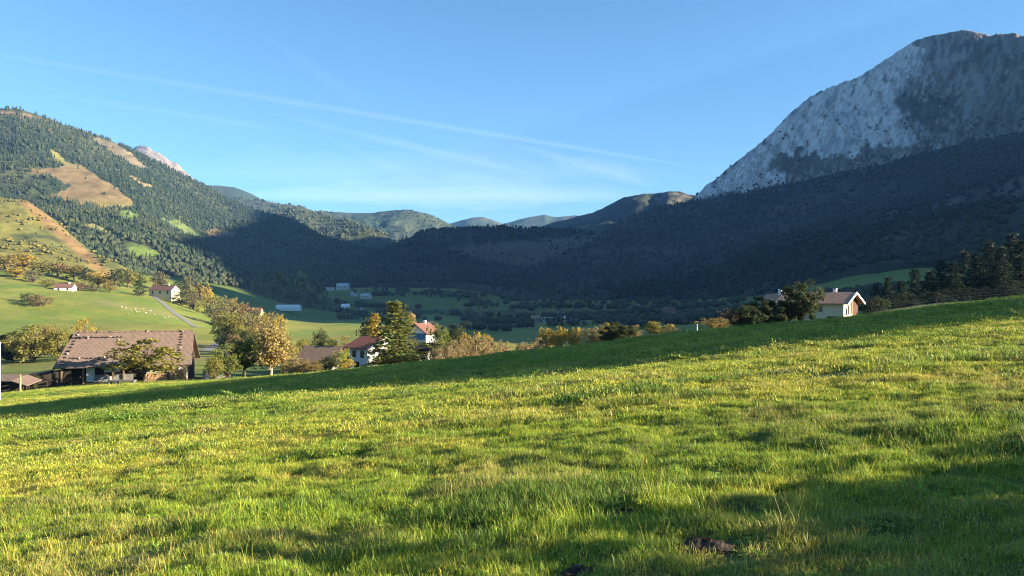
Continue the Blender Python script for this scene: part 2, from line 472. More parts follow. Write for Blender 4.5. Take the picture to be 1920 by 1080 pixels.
def col_rh(px, py, V, seg):
    n = fbm(V[..., 0] * 0.008, V[..., 1] * 0.008, 101, 4)
    c = mixc(np.array((0.028, 0.040, 0.024)), np.array((0.05, 0.055, 0.036)), sstep(-0.4, 0.6, n))  # ridge colour darkened to stand for its shaded near side
    rk = sstep(1200, 1260, px) * sstep(392, 366, py) * sstep(-0.2, 0.4, fbm(V[..., 0] * 0.03, V[..., 1] * 0.03, 102, 4))
    return mixc(c, np.array((0.20, 0.165, 0.125)), rk)
loft('saddle_ridge', [
    [(-2600, 600, 3300), (800, 520, 3300), (1000, 470, 3300), (1300, 440, 3300), (4600, 560, 3300)],
    [(-2600, 620, 4000), (900, 470, 4000), (1000, 428, 4000), (1040, 416, 4000), (1090, 406, 4000), (1110, 400, 4000), (1130, 391, 3950), (1150, 381, 3900), (1170, 371, 3900), (1190, 366, 3850), (1210, 361, 3850), (1235, 360, 3850), (1250, 356, 3800), (1275, 357, 3800), (1290, 363, 3750), (1310, 366, 3700), (1340, 372, 3650), (1500, 420, 3600), (4600, 640, 3600)]],
    [60], 34, 0.005, 103, M['terrain'], col_rh, 'rocky topped ridge at the saddle', rough_crest=0.5)

CREST_MT = [(-2600, 700, 3500), (1000, 560, 3500), (1200, 430, 3450), (1270, 385, 3400), (1300, 371, 3380), (1312, 360, 3370), (1325, 346, 3350), (1345, 335, 3330), (1362, 318, 3300), (1380, 303, 3280), (1405, 285, 3250), (1427, 266, 3230), (1450, 246, 3200), (1470, 226, 3180), (1490, 207, 3150),
            (1508, 192, 3120), (1518, 182, 3110), (1540, 170, 3080), (1565, 160, 3050), (1585, 153, 3020), (1612, 143, 3000), (1640, 126, 2950), (1665, 108, 2920), (1690, 92, 2900), (1712, 79, 2860), (1740, 68, 2830), (1775, 61, 2800), (1810, 58, 2760), (1835, 60, 2740), (1858, 66, 2720), (1885, 63, 2700), (1905, 65, 2680),
            (1940, 72, 2640), (2000, 30, 2480), (2070, -80, 2260), (2147, -135, 2075), (2400, -180, 1710), (2720, -285, 1400), (3698, -610, 900), (4400, -635, 716), (4693, -680, 660), (4950, -870, 617), (5067, -1000, 600), (5600, -760, 530), (6000, -200, 480)]  # unseen crest past the right edge raised and notched to shape the valley shade
CREST_MT = [(a, b, y * (0.95 if a < 1950 else 1)) for a, b, y in CREST_MT]
ROCK = [(1305, 378), (1318, 352), (1345, 333), (1430, 262), (1518, 178), (1600, 140), (1660, 105), (1700, 80), (1730, 92), (1735, 120), (1700, 150), (1682, 180), (1690, 230), (1718, 262), (1690, 272), (1655, 268), (1600, 284), (1560, 296), (1500, 280), (1445, 288), (1440, 318), (1490, 322), (1470, 348), (1400, 365)]
VEG = [(1675, 190), (1700, 178), (1760, 178), (1775, 200), (1750, 225), (1700, 222)]
def col_mt(px, py, V, seg):
    jx = 14 * fbm(px * 0.025, py * 0.025, 111, 4) + 9 * fbm(px * 0.13, py * 0.09, 118, 3); jy = 10 * fbm(px * 0.03, py * 0.03, 112, 4) + 8 * fbm(px * 0.15, py * 0.1, 119, 3)
    n = fbm(px * 0.03 + py * .012, py * 0.022, 113, 5)
    n2 = fbm(px * 0.16 + py * 0.03, py * 0.075, 114, 5)
    n3 = fbm(px * 0.5, py * 0.30, 117, 3)
    c = mixc(np.array((0.075, 0.070, 0.046)), np.array((0.14, 0.125, 0.085)), sstep(-0.5, 0.6, n + 0.4 * n3))
    # thin turf with stones towards the top
    up = sstep(300, 120, py)
    c = mixc(c, np.array((0.22, 0.205, 0.175)), 0.85 * up * sstep(-0.7, 0.5, n2 + 0.3 * n))
    # boulder strewn scrub under the cliffs
    low = np.exp(-((py - (338 - (px - 1500) * 0.17)) / 26) ** 2)
    c = mixc(c, np.array((0.28, 0.265, 0.23)), 0.8 * low * sstep(0.0, 0.55, n2 + 0.5 * n3))
    vg = np.clip(inpoly(px + jx, py + jy, VEG) * 0.85, 0, 1)
    c = mixc(c, np.array((0.050, 0.055, 0.042)), vg)
    rk = inpoly(px + jx, py + jy, ROCK).astype(float)
    soft = np.exp(-((px - 1700) / 120) ** 2 - ((py - 190) / 95) ** 2)
    rk = np.maximum(rk * sstep(-1.2, -0.45, n2 + 0.45 * n + 0.3 * n3), soft * sstep(-0.1, 0.6, n2 + 0.4 * n3) * 0.85 * (1 - vg))
    crack = np.clip(1 - np.abs(fbm(px * 0.06 - py * 0.03 + 0.3 * n3, py * 0.012, 115, 4)) * 4.5, 0, 1)
    crack2 = np.clip(1 - np.abs(fbm(px * 0.14 + py * 0.05, py * 0.03, 116, 3)) * 4, 0, 1)
    rc = mixc(C_ROCK * 1.4, np.array((0.31, 0.305, 0.29)), sstep(-0.3, 0.8, 0.8 * n2 + 0.5 * n + 0.25 * n3))
    rc = mixc(rc, np.array((0.13, 0.125, 0.105)), np.clip(0.6 * crack + 0.3 * crack2, 0, 0.7))
    c = c + (rc - c) * rk[..., None]
    return np.clip(c, 0.01, 1)
def craggy(V, cols, PYd, seg):
    seg = seg[:, None]
    a = np.clip(seg - 1, 0, 1) * (seg < 4.2)
    P = np.broadcast_to(cols, PYd.shape)
    V[..., 2] += a * (10 * (ridged(P * 0.07, PYd * 0.018, 401, 3) - 0.6) + 7 * fbm(P * 0.22, PYd * 0.09, 402, 3)) * (1 - 0.55 * sstep(2.8, 3.0, seg))
loft('mountain', [
    [(-2600, 760, 2900), (1000, 600, 2900), (1200, 470, 2900), (1300, 430, 2850), (1500, 400, 2650), (1700, 360, 2350), (1920, 330, 2100), (2200, 320, 1600), (2800, 300, 900), (3698, 275, 520), (5067, 150, 350), (6000, 300, 290)],
    [(-2600, 740, 3200), (1000, 580, 3200), (1200, 445, 3200), (1290, 384, 3180), (1400, 363, 3000), (1500, 340, 2820), (1600, 315, 2660), (1700, 290, 2500), (1800, 262, 2400), (1920, 235, 2250), (2200, 160, 1800), (2800, 60, 1150), (3698, -126, 690), (5067, -370, 460), (6000, 100, 390)],
    CREST_MT], [24, 150], 20, 0.008, 116, M['rock'], col_mt, 'great limestone mountain with a bare grey face', gully=40, rough_crest=0.2, back=(1.5, 100), post=craggy)

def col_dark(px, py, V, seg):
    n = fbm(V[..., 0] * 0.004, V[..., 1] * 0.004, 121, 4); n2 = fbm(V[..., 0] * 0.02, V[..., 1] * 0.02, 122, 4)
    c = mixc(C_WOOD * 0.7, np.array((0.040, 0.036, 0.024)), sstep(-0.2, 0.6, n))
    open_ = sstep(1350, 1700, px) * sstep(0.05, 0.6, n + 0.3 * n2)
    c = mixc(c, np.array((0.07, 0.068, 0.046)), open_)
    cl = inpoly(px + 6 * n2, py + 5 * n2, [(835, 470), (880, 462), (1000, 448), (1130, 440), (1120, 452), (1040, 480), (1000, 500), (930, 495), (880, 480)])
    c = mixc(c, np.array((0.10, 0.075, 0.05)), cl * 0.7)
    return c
CREST_DARK = [(-2600, 700, 2000), (300, 600, 2000), (520, 545, 2000), (600, 490, 2100), (640, 478, 2150), (700, 466, 2200), (740, 455, 2230), (768, 447, 2250), (788, 437, 2260), (820, 433, 2270), (860, 431, 2280), (940, 428, 2300), (1000, 430, 2320), (1060, 432, 2330), (1110, 434, 2340), (1140, 433, 2350), (1152, 420, 2360), (1180, 406, 2380), (1230, 390, 2400), (1280, 380, 2430),
              (1330, 373, 2420), (1400, 364, 2380), (1500, 344, 2300), (1600, 322, 2200), (1700, 298, 2080), (1800, 275, 1950), (1920, 248, 1820), (2200, 205, 1330), (2600, 118, 800), (3060, -8, 600), (3760, -190, 450), (4400, -345, 366), (4600, -200, 346), (5000, 200, 312), (6000, 400, 250)]  # unseen right end raised as a nearer ridge to shade the valley floor
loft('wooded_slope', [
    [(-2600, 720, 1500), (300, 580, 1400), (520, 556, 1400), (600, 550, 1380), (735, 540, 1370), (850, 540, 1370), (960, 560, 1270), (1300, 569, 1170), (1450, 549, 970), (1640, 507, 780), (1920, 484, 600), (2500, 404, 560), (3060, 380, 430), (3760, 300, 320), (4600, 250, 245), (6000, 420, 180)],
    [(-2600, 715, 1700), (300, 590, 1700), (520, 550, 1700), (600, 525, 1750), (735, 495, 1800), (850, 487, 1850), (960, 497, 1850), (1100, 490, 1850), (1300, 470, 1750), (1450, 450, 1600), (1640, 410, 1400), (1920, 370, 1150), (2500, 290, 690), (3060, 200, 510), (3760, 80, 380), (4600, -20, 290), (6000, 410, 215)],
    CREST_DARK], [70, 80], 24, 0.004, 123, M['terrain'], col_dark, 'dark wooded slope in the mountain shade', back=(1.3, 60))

# ------------------------------------------------------------------ far woods (masses of trees on the hills)
def cone_template(n=6, tiers=3, seed=0):
    r = np.random.default_rng(seed)
    V = []; F = []
    for t in range(tiers):
        z0 = 0.12 + t * 0.8 / tiers; z1 = z0 + 0.95 / tiers + 0.1; rad = 0.20 * (1 - t / (tiers + 0.3))
        b = len(V)
        for k in range(n):
            a = 6.283 * k / n + t * 0.5
            q = rad * r.uniform(0.75, 1.2)
            V.append((q * math.cos(a), q * math.sin(a), z0 + r.uniform(-0.03, 0.03)))
        V.append((0, 0, min(z1, 1.0)))
        F += [(b + k, b + (k + 1) % n, b + n) for k in range(n)]
    return np.array(V), np.array(F)

def puff_template(seed=0):
    bm = bmesh.new(); bmesh.ops.create_icosphere(bm, subdivisions=2, radius=0.5)
    r = np.random.default_rng(seed)
    for v in bm.verts:
        v.co *= r.uniform(0.72, 1.18)
        v.co.x *= 0.8; v.co.y *= 0.8; v.co.z = v.co.z * 0.85 + 0.5
    V = np.array([v.co[:] for v in bm.verts]); F = np.array([[v.index for v in f.verts] for f in bm.faces]); bm.free()
    return V, F

CONES = [cone_template(6, 3, i) for i in range(4)]
PUFFS = [puff_template(i) for i in range(5)]

def mass(name, P, H, W, C, temps, label, cat='forest', r=None):
    r = r or np.random.default_rng(5)
    Vs = []; Fs = []; Cs = []; off = 0
    which = r.integers(0, len(temps), len(P))
    for t, (V, F) in enumerate(temps):
        k = np.nonzero(which == t)[0]
        if not len(k): continue
        a = r.uniform(0, 6.283, len(k)); ca, sa = np.cos(a), np.sin(a)
        X = (V[None, :, 0] * ca[:, None] - V[None, :, 1] * sa[:, None]) * W[k, None]
        Y = (V[None, :, 0] * sa[:, None] + V[None, :, 1] * ca[:, None]) * W[k, None]
        Z = V[None, :, 2] * H[k, None]
        Q = np.stack([X, Y, Z], -1) + P[k][:, None, :]
        Vs.append(Q.reshape(-1, 3)); Fs.append((F[None] + (np.arange(len(k)) * len(V))[:, None, None] + off).reshape(-1, 3))
        Cs.append(np.repeat(C[k], len(V), 0)); off += len(k) * len(V)
    me = raw_mesh(name, np.concatenate(Vs), np.concatenate(Fs), M['needles'], np.concatenate(Cs))
    return tag(link(bpy.data.objects.new(name, me)), label, cat, kind='stuff')

def spots_on(loft_name, per_m2, accept, seed, size_at=1.0, cap=30000):
    """random places on the side of a hill that faces the valley; accept(px, py, xyz) -> chance"""
    V, PX, PY, seg, nP = LOFTS[loft_name]
    r = np.random.default_rng(seed)
    ok = (seg >= 1) & (seg <= nP + 0.15)
    rows = np.nonzero(ok)[0]; lo, hi = rows[0], rows[-1]
    a = V[lo:hi, :-1]; b = V[lo:hi, 1:]; c = V[lo + 1:hi + 1, :-1]
    A = np.linalg.norm(np.cross(b - a, c - a), axis=-1)
    pxm = PX[lo:hi, :-1]
    A = A * ((pxm > -330) & (pxm < 2260))
    n = int(min(cap, per_m2 * A.sum()))
    cdf = np.cumsum(A.ravel()); k = np.searchsorted(cdf, r.uniform(0, cdf[-1], n))
    i, j = np.unravel_index(k, A.shape); i = i + lo
    s, t = r.uniform(0, 1, n), r.uniform(0, 1, n)
    P = (V[i, j] * ((1 - s) * (1 - t))[:, None] + V[i, j + 1] * (s * (1 - t))[:, None] + V[i + 1, j] * ((1 - s) * t)[:, None] + V[i + 1, j + 1] * (s * t)[:, None])
    px = 960 + FPX * P[:, 0] / P[:, 1]; py = 540 - FPX * (P[:, 2] - EYE) / P[:, 1]
    keep = r.uniform(0, 1, n) < accept(px, py, P)
    return P[keep], px[keep], py[keep], r

def wood_left(px, py, P):
    w = np.ones(len(px))
    jx = 4 * fbm(px * 0.06, py * 0.06, 52, 3)
    for k, poly in CLEAR.items(): w = w * (1 - 0.985 * inpoly(px + jx, py, poly))
    w *= 0.45 + 0.55 * sstep(-0.5, 0.1, fbm(P[:, 0] * 0.01, P[:, 1] * 0.01, 141, 3))
    return w

def build_woods():
    P, px, py, r = spots_on('hill', 1 / 46.0, wood_left, 151, cap=40000)
    n = fbm(P[:, 0] * 0.008, P[:, 1] * 0.008, 152, 3) + 0.2 * r.normal(size=len(P))
    # broadleaved trees low down and to the right, conifers above
    broad = (r.uniform(0, 1, len(P)) < 0.14 + 0.45 * sstep(395, 470, py))
    dark = np.array((0.022, 0.037, 0.019)); mid = np.array((0.036, 0.050, 0.024)); och = np.array((0.058, 0.062, 0.027))
    c = mixc(dark, mid, sstep(-0.5, 0.8, n))
    c = np.where(broad[:, None], mixc(mid, och, sstep(-0.2, 1.0, n)), c)
    H = r.uniform(7, 13.5, len(P)); W = H * r.uniform(0.8, 1.2, len(P))
    mass('conifer_forest', P[~broad], H[~broad], W[~broad], c[~broad], CONES, 'dense conifer forest covering the long left hill around its brown clearings', r=r)
    H = H * 0.7; W = H * r.uniform(0.9, 1.3, len(P))
    mass('mixed_woodland', P[broad], H[broad], W[broad], c[broad], PUFFS, 'greyish green broadleaved woodland on the lower left hillside', r=r)

    P, px, py, r = spots_on('wooded_spur', 1 / 130.0, lambda a, b, p: ((a > 430) & (a < 800)) * 1.0, 161, cap=7000)
    n = fbm(P[:, 0] * 0.008, P[:, 1] * 0.008, 162, 3) + 0.3 * r.normal(size=len(P))
    H = r.uniform(11, 18, len(P)); W = H * 1.0
    mass('spur_forest', P, H, W, mixc(np.array((0.045, 0.06, 0.028)), np.array((0.09, 0.095, 0.04)), sstep(-0.5, 0.8, n)), CONES + PUFFS[:2], 'sunlit forest on the spur that slants down into the valley', r=r)

    P, px, py, r = spots_on('distant_hills', 1 / 170.0, lambda a, b, p: ((a > 560) & (a < 930)) * sstep(-0.4, 0.1, fbm(p[:, 0] * .004, p[:, 1] * .004, 165, 3)), 166, cap=12000)
    H = r.uniform(5, 10, len(P)); n = r.uniform(0, 1, len(P))
    mass('distant_forest', P, H, H * r.uniform(1.0, 1.8, len(P)), mixc(np.array((0.025, 0.042, 0.026)), np.array((0.05, 0.06, 0.034)), n), PUFFS + CONES, 'hazy blue green forest on the far hills closing the valley', r=r)

    P, px, py, r = spots_on('wooded_slope', 1 / 110.0, lambda a, b, p: (0.3 + 0.7 * sstep(-0.35, 0.1, fbm(p[:, 0] * 0.006, p[:, 1] * 0.006, 171, 3))) * (a > 540) * (a < 2100)
                            * (1 - 0.9 * inpoly(a, b, [(835, 470), (880, 462), (1000, 448), (1130, 440), (1120, 452), (1040, 480), (1000, 500), (930, 495), (880, 480)])), 172, cap=26000)
    n = fbm(P[:, 0] * 0.006, P[:, 1] * 0.006, 173, 3) + 0.3 * r.normal(size=len(P))
    H = r.uniform(8, 16, len(P)); W = H * r.uniform(0.8, 1.2, len(P))
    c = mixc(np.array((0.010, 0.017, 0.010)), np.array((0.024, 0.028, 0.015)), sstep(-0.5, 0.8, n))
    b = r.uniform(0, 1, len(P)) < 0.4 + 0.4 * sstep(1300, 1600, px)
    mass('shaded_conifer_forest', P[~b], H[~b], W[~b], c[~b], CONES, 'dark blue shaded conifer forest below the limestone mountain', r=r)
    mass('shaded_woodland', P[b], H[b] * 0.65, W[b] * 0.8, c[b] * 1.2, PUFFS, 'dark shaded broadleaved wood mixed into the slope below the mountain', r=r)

    # trees and scrub climbing out of the shaded forest on to the mountain
    cd = np.array(CREST_DARK, float)
    P, px, py, r = spots_on('mountain', 1 / 130.0, lambda a, b, p: (0.75 * np.exp(-np.clip(np.interp(a, cd[:, 0], cd[:, 1]) - b, 0, 400) / 16) * sstep(-0.5, 0.3, fbm(a * .03, b * .05, 191, 3))
        + 0.22 * sstep(0.05, 0.5, fbm(a * .035, b * .04, 192, 4)) * (b > 150) * (1 - inpoly(a, b, ROCK) * 0.9)) * (a > 1300), 193, cap=26000)
    H = r.uniform(4, 10, len(P)); c = mixc(np.array((0.018, 0.026, 0.016)), np.array((0.05, 0.052, 0.032)), r.uniform(0, 1, len(P)))
    mass('mountain_scrub', P, H, H * r.uniform(.8, 1.6, len(P)), c, PUFFS, 'dark scrub and stunted trees climbing the foot of the limestone mountain', 'scrub', r=r)

    P, px, py, r = spots_on('heath_slope', 1 / 60.0, lambda a, b, p: 0.12 + 0.88 * sstep(0.15, 0.4, fbm(p[:, 0] * 0.02, p[:, 1] * 0.02, 181, 3) + 0.3 * sstep(440, 480, b)), 182, cap=5000)
    k = px < 230; P = P[k]
    H = r.uniform(1.2, 3.5, len(P)); n = r.uniform(0, 1, len(P))
    mass('heath_scrub', P, H, H * r.uniform(1.2, 1.9, len(P)), mixc(np.array((0.06, 0.07, 0.02)), np.array((0.17, 0.14, 0.035)), n), PUFFS, 'low yellow green scrub over the rounded heathy slope', 'scrub', r=r)
build_woods()

# ------------------------------------------------------------------ single trees and bushes
M['bark'] = mat('bark', (0.10, 0.075, 0.055), var=0.35, scale=6, bump=0.02)
M['pale_bark'] = mat('pale_bark', (0.34, 0.27, 0.20), var=0.3, scale=6)
M['leaves'] = mat('leaves', attr='GEOMETRY', var=0.15, scale=1.5, translucent=0.42, rough=0.7)

class MB:
    """collects shapes for ONE mesh"""
    def __init__(self): self.v = []; self.f = []; self.c = []
    def add(self, V, F, c=None):
        b = len(self.v); self.v += [tuple(map(float, p)) for p in V]; self.f += [tuple(b + i for i in f) for f in F]
        if c is not None: self.c += [c] * len(V)
    def box(self, x0, x1, y0, y1, z0, z1):
        self.add([(x, y, z) for z in (z0, z1) for y in (y0, y1) for x in (x0, x1)], [(0, 2, 3, 1), (4, 5, 7, 6), (0, 1, 5, 4), (2, 6, 7, 3), (0, 4, 6, 2), (1, 3, 7, 5)])
        return self
    def prism(self, poly, a, b, axis='y'):
        """polygon given in the two other axes, pushed along axis from a to b"""
        n = len(poly)
        put = {'y': lambda p, t: (p[0], t, p[1]), 'x': lambda p, t: (t, p[0], p[1]), 'z': lambda p, t: (p[0], p[1], t)}[axis]
        V = [put(p, a) for p in poly] + [put(p, b) for p in poly]
        self.add(V, [tuple(range(n)), tuple(range(2 * n - 1, n - 1, -1))] + [(i, (i + 1) % n, n + (i + 1) % n, n + i) for i in range(n)])
        return self
    def slab(self, quad, th):
        """a sloping slab under four corner points"""
        Q = [Vector(q) for q in quad]; n = (Q[1] - Q[0]).cross(Q[3] - Q[0]).normalized()
        if n.z < 0: n = -n
        self.add([q for q in Q] + [q - n * th for q in Q], [(0, 1, 2, 3), (7, 6, 5, 4), (0, 4, 5, 1), (1, 5, 6, 2), (2, 6, 7, 3), (3, 7, 4, 0)])
        return self
    def tube(self, pts, rad, n=6, c=None):
        P = [Vector(p) for p in pts]; V = []; F = []
        for i, p in enumerate(P):
            d = (P[min(i + 1, len(P) - 1)] - P[max(i - 1, 0)]).normalized()
            a = d.orthogonal().normalized(); b = d.cross(a)
            V += [p + (a * math.cos(6.283 * k / n) + b * math.sin(6.283 * k / n)) * rad[i] for k in range(n)]
        for i in range(len(P) - 1): F += [(i * n + k, i * n + (k + 1) % n, (i + 1) * n + (k + 1) % n, (i + 1) * n + k) for k in range(n)]
        F += [tuple(range(n - 1, -1, -1)), tuple((len(P) - 1) * n + k for k in range(n))]
        self.add(V, F, c); return self
    def mesh(self, name, m, smooth=False):
        me = bpy.data.meshes.new(name); me.from_pydata(self.v, [], self.f)
        bm = bmesh.new(); bm.from_mesh(me); bmesh.ops.recalc_face_normals(bm, faces=bm.faces); bm.to_mesh(me); bm.free()
        for mm in (m if isinstance(m, (list, tuple)) else [m]): me.materials.append(mm)
        if self.c and len(self.c) == len(self.v):
            ca = me.color_attributes.new('tint', 'FLOAT_COLOR', 'POINT')
            ca.data.foreach_set('color', np.array([(*c, 1) for c in self.c], np.float32).ravel())
        if smooth: me.polygons.foreach_set('use_smooth', [True] * len(me.polygons))
        me.update(); return me
    def build(self, name, m, parent=None, smooth=False):
        return link(bpy.data.objects.new(name, self.mesh(name, m, smooth)), parent)

def leaf_cards(P, size, col, r, flat=0.0):
    """one small bent leaf spray at each point"""
    n = len(P)
    a = r.normal(size=(n, 3)); a /= np.linalg.norm(a, axis=1)[:, None]
    b = r.normal(size=(n, 3)); b[:, 2] *= (1 - flat); a[:, 2] *= (1 - flat)
    b -= a * (a * b).sum(1)[:, None]; b /= np.linalg.norm(b, axis=1)[:, None] + 1e-9
    a /= np.linalg.norm(a, axis=1)[:, None] + 1e-9
    s = (size * r.uniform(0.6, 1.4, n))[:, None]
    V = np.stack([P - a * s * .5, P + b * s * .32, P + a * s * .5, P - b * s * .32], 1).reshape(-1, 3)
    F = np.arange(4 * n).reshape(-1, 4)
    return V, F, np.repeat(col, 4, 0)

PAL = {   # leaf colours: (main, second)
    'olive': ((0.17, 0.175, 0.036), (0.26, 0.22, 0.055)), 'ochre': ((0.30, 0.215, 0.06), (0.20, 0.165, 0.05)), 'gold': ((0.46, 0.32, 0.05), (0.33, 0.25, 0.05)),
    'orange': ((0.37, 0.26, 0.10), (0.32, 0.27, 0.09)), 'dark': ((0.040, 0.058, 0.02), (0.075, 0.088, 0.028)), 'green': ((0.11, 0.15, 0.032), (0.18, 0.195, 0.04)),
    'thicket': ((0.36, 0.265, 0.13), (0.25, 0.20, 0.085)), 'grey': ((0.21, 0.18, 0.09), (0.15, 0.145, 0.06)), 'spruce': ((0.075, 0.105, 0.028), (0.21, 0.21, 0.045)),
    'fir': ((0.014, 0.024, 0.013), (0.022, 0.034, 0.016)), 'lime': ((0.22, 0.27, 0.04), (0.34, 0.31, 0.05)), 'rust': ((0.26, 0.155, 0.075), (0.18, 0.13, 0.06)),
}
MESHES = {}
def crown_mesh(shape, pal, seed, n, leaf):
    """trunk and crown of a tree one metre tall"""
    key = (shape, pal, seed, n)
    if key in MESHES: return MESHES[key]
    r = np.random.default_rng(seed * 131 + len(shape))
    c0, c1 = np.array(PAL[pal][0]), np.array(PAL[pal][1])
    tr = MB(); P = []; T = []
    if shape == 'conifer':
        tr.tube([(0, 0, -0.03), (0, 0, 0.5), (0.005, 0, 1.0)], [0.022, 0.014, 0.002])
        for w in range(17):
            z = 0.09 + 0.88 * (w / 17) ** 0.95; R_ = 0.36 * (1 - z) ** 0.85 * r.uniform(0.75, 1.15) + 0.015
            nb = int(7 + 3 * (1 - z)); a0 = r.uniform(0, 6.3)
            for k in range(nb):
                a = a0 + 6.283 * k / nb + r.normal(0, 0.15); L_ = R_ * r.uniform(0.65, 1.2)
                m = max(3, int(n / 140 * (0.3 + L_ / 0.3)))
                t = r.uniform(0.1, 1, m) ** 0.7
                zz = z + 0.05 * t - 0.10 * t ** 2 * (L_ / 0.3) + r.normal(0, 0.012, m)
                ww = r.normal(0, 0.03, m) * (0.4 + t)
                P.append(np.stack([math.cos(a) * t * L_ - math.sin(a) * ww, math.sin(a) * t * L_ + math.cos(a) * ww, zz], -1))
                T.append(np.full(m, r.uniform(0, 0.6)) + 0.5 * t * r.uniform(0, 1))
    else:
        asp, z0, nl, tw = {'round': (0.42, 0.14, 84, 0.035), 'bush': (0.62, 0.0, 80, 0.03), 'open': (0.50, 0.10, 60, 0.022), 'column': (0.26, 0.12, 64, 0.022), 'twiggy': (0.55, 0.0, 84, 0.012)}[shape]
        tr.tube([(0, 0, -0.04), (0.01, 0, z0 + 0.05), (0.0, 0.015, 0.55), (0.01, 0.01, 0.8)], [tw, tw * 0.75, tw * 0.4, tw * 0.12])
        lob = [(r.uniform(0, 6.283), r.uniform(0.6, 1.15)) for _ in range(6)]
        m = n // nl
        for k in range(nl):
            d = r.normal(size=3); d /= np.linalg.norm(d)
            la = math.atan2(d[1], d[0]); lf = sum(math.cos(la - a) ** 2 * q for a, q in lob) / 3.0
            rad = r.uniform(0.2, 1.0) ** 0.6 * (0.6 + 0.38 * lf)
            cz = z0 + (1 - z0) * 0.5; hz = (1 - z0) * 0.5
            c = np.array((d[0] * asp * rad * 0.9, d[1] * asp * rad * 0.9, cz + d[2] * hz * min(rad, 0.95)))
            c[2] = max(c[2], z0 + 0.04)
            q = r.uniform(0.07, 0.145) * (0.75 if shape in ('open', 'twiggy') else 1)
            e = r.normal(size=(m, 3)); e /= np.linalg.norm(e, axis=1)[:, None]
            p = c + e * (q * r.uniform(0.35, 1.0, m) ** 0.5)[:, None] * np.array((1, 1, 0.8))
            p = p[(p[:, 2] > (0.0 if z0 == 0 else z0 * 0.7)) & (p[:, 2] < 1.0)]
            P.append(p); T.append(np.full(len(p), r.uniform(0, 1)) + r.normal(0, 0.25, len(p)))
            if k % 4 == 0 or shape == 'twiggy':
                tr.tube([(0, 0, z0 + 0.15 * r.uniform()), tuple(c * np.array((0.55, 0.55, 0.85))), tuple(c)], [tw * 0.42, tw * 0.25, tw * 0.06], 4)
    P = np.concatenate(P); T = np.concatenate(T)
    col = mixc(c0, c1, np.clip(T, 0, 1)) * r.uniform(0.75, 1.25, len(P))[:, None]
    V, F, C = leaf_cards(P, leaf, col, r, 0.5 if shape == 'conifer' else 0.0)
    cm = raw_mesh('crown', V, F, M['leaves'], C)
    tm = tr.mesh('trunk', M['pale_bark'] if pal in ('orange', 'thicket') else M['bark'])
    w0 = 2 * np.percentile(np.abs(V[:, 0]), 97)
    MESHES[key] = (tm, cm, w0)
    return MESHES[key]

def whole_mesh(shape, pal, seed, n, leaf):
    """the same in one mesh, for trees too far off to show their parts"""
    key = ('whole', shape, pal, seed)
    if key in MESHES: return MESHES[key]
    tm, cm, w0 = crown_mesh(shape, pal, seed, n, leaf)
    nv = len(tm.vertices); V = [v.co[:] for v in tm.vertices] + [v.co[:] for v in cm.vertices]
    F = [tuple(p.vertices) for p in tm.polygons] + [tuple(i + nv for i in p.vertices) for p in cm.polygons]
    me = bpy.data.meshes.new('tree'); me.from_pydata(V, [], F)
    me.materials.append(tm.materials[0]); me.materials.append(M['leaves'])
    me.polygons.foreach_set('material_index', [0] * len(tm.polygons) + [1] * len(cm.polygons))
    ca = me.color_attributes.new('tint', 'FLOAT_COLOR', 'POINT')
    cc = np.ones((len(V), 4), np.float32); src = np.zeros(len(cm.vertices) * 4, np.float32); cm.color_attributes['tint'].data.foreach_get('color', src)
    cc[nv:] = src.reshape(-1, 4); ca.data.foreach_set('color', cc.ravel()); me.update()
    MESHES[key] = (me, w0); return MESHES[key]

NTREE = [0]
def plant(kind, px, top, Y, wpx, label, base=None, group=None, name=None, far=None):
    """kind 'shape/palette'; top: where its tip shows; wpx: how wide it looks"""
    shape, pal = kind.split('/'); NTREE[0] += 1
    x = (px - 960) / FPX * Y
    z = g1(x, Y) if base is None else base
    h = EYE + (540 - top) / FPX * Y - z
    w = wpx / FPX * Y
    r = np.random.default_rng(NTREE[0] + 900)
    seed = NTREE[0] % 3
    far = (Y > 330) if far is None else far
    nm = name or {'conifer': 'conifer_tree', 'bush': 'bush', 'twiggy': 'thorn_bush'}.get(shape, 'broadleaf_tree')
    cat = 'bush' if nm in ('bush', 'thorn_bush') else 'tree'
    if far:
        me, w0 = whole_mesh(shape, pal, seed, 1000, 0.07)
        o = link(bpy.data.objects.new(nm, me))
    else:
        dense = pal == 'dark' and wpx > 50
        tm, cm, w0 = crown_mesh(shape, pal, seed, 9000 if dense else 3600 if wpx > 34 else 2000, 0.05 if dense else 0.042 if wpx > 34 else 0.058)
        o = link(bpy.data.objects.new(nm, None)); o.empty_display_size = 0.3
        link(bpy.data.objects.new('trunk', tm), o); link(bpy.data.objects.new('crown', cm), o)
    o.location = (x, Y, z - 0.05)
    o.scale = (w / w0, w / w0, max(h, 0.3))
    o.rotation_euler = (0, 0, r.uniform(-0.6, 0.6))
    return tag(o, label, cat, group)

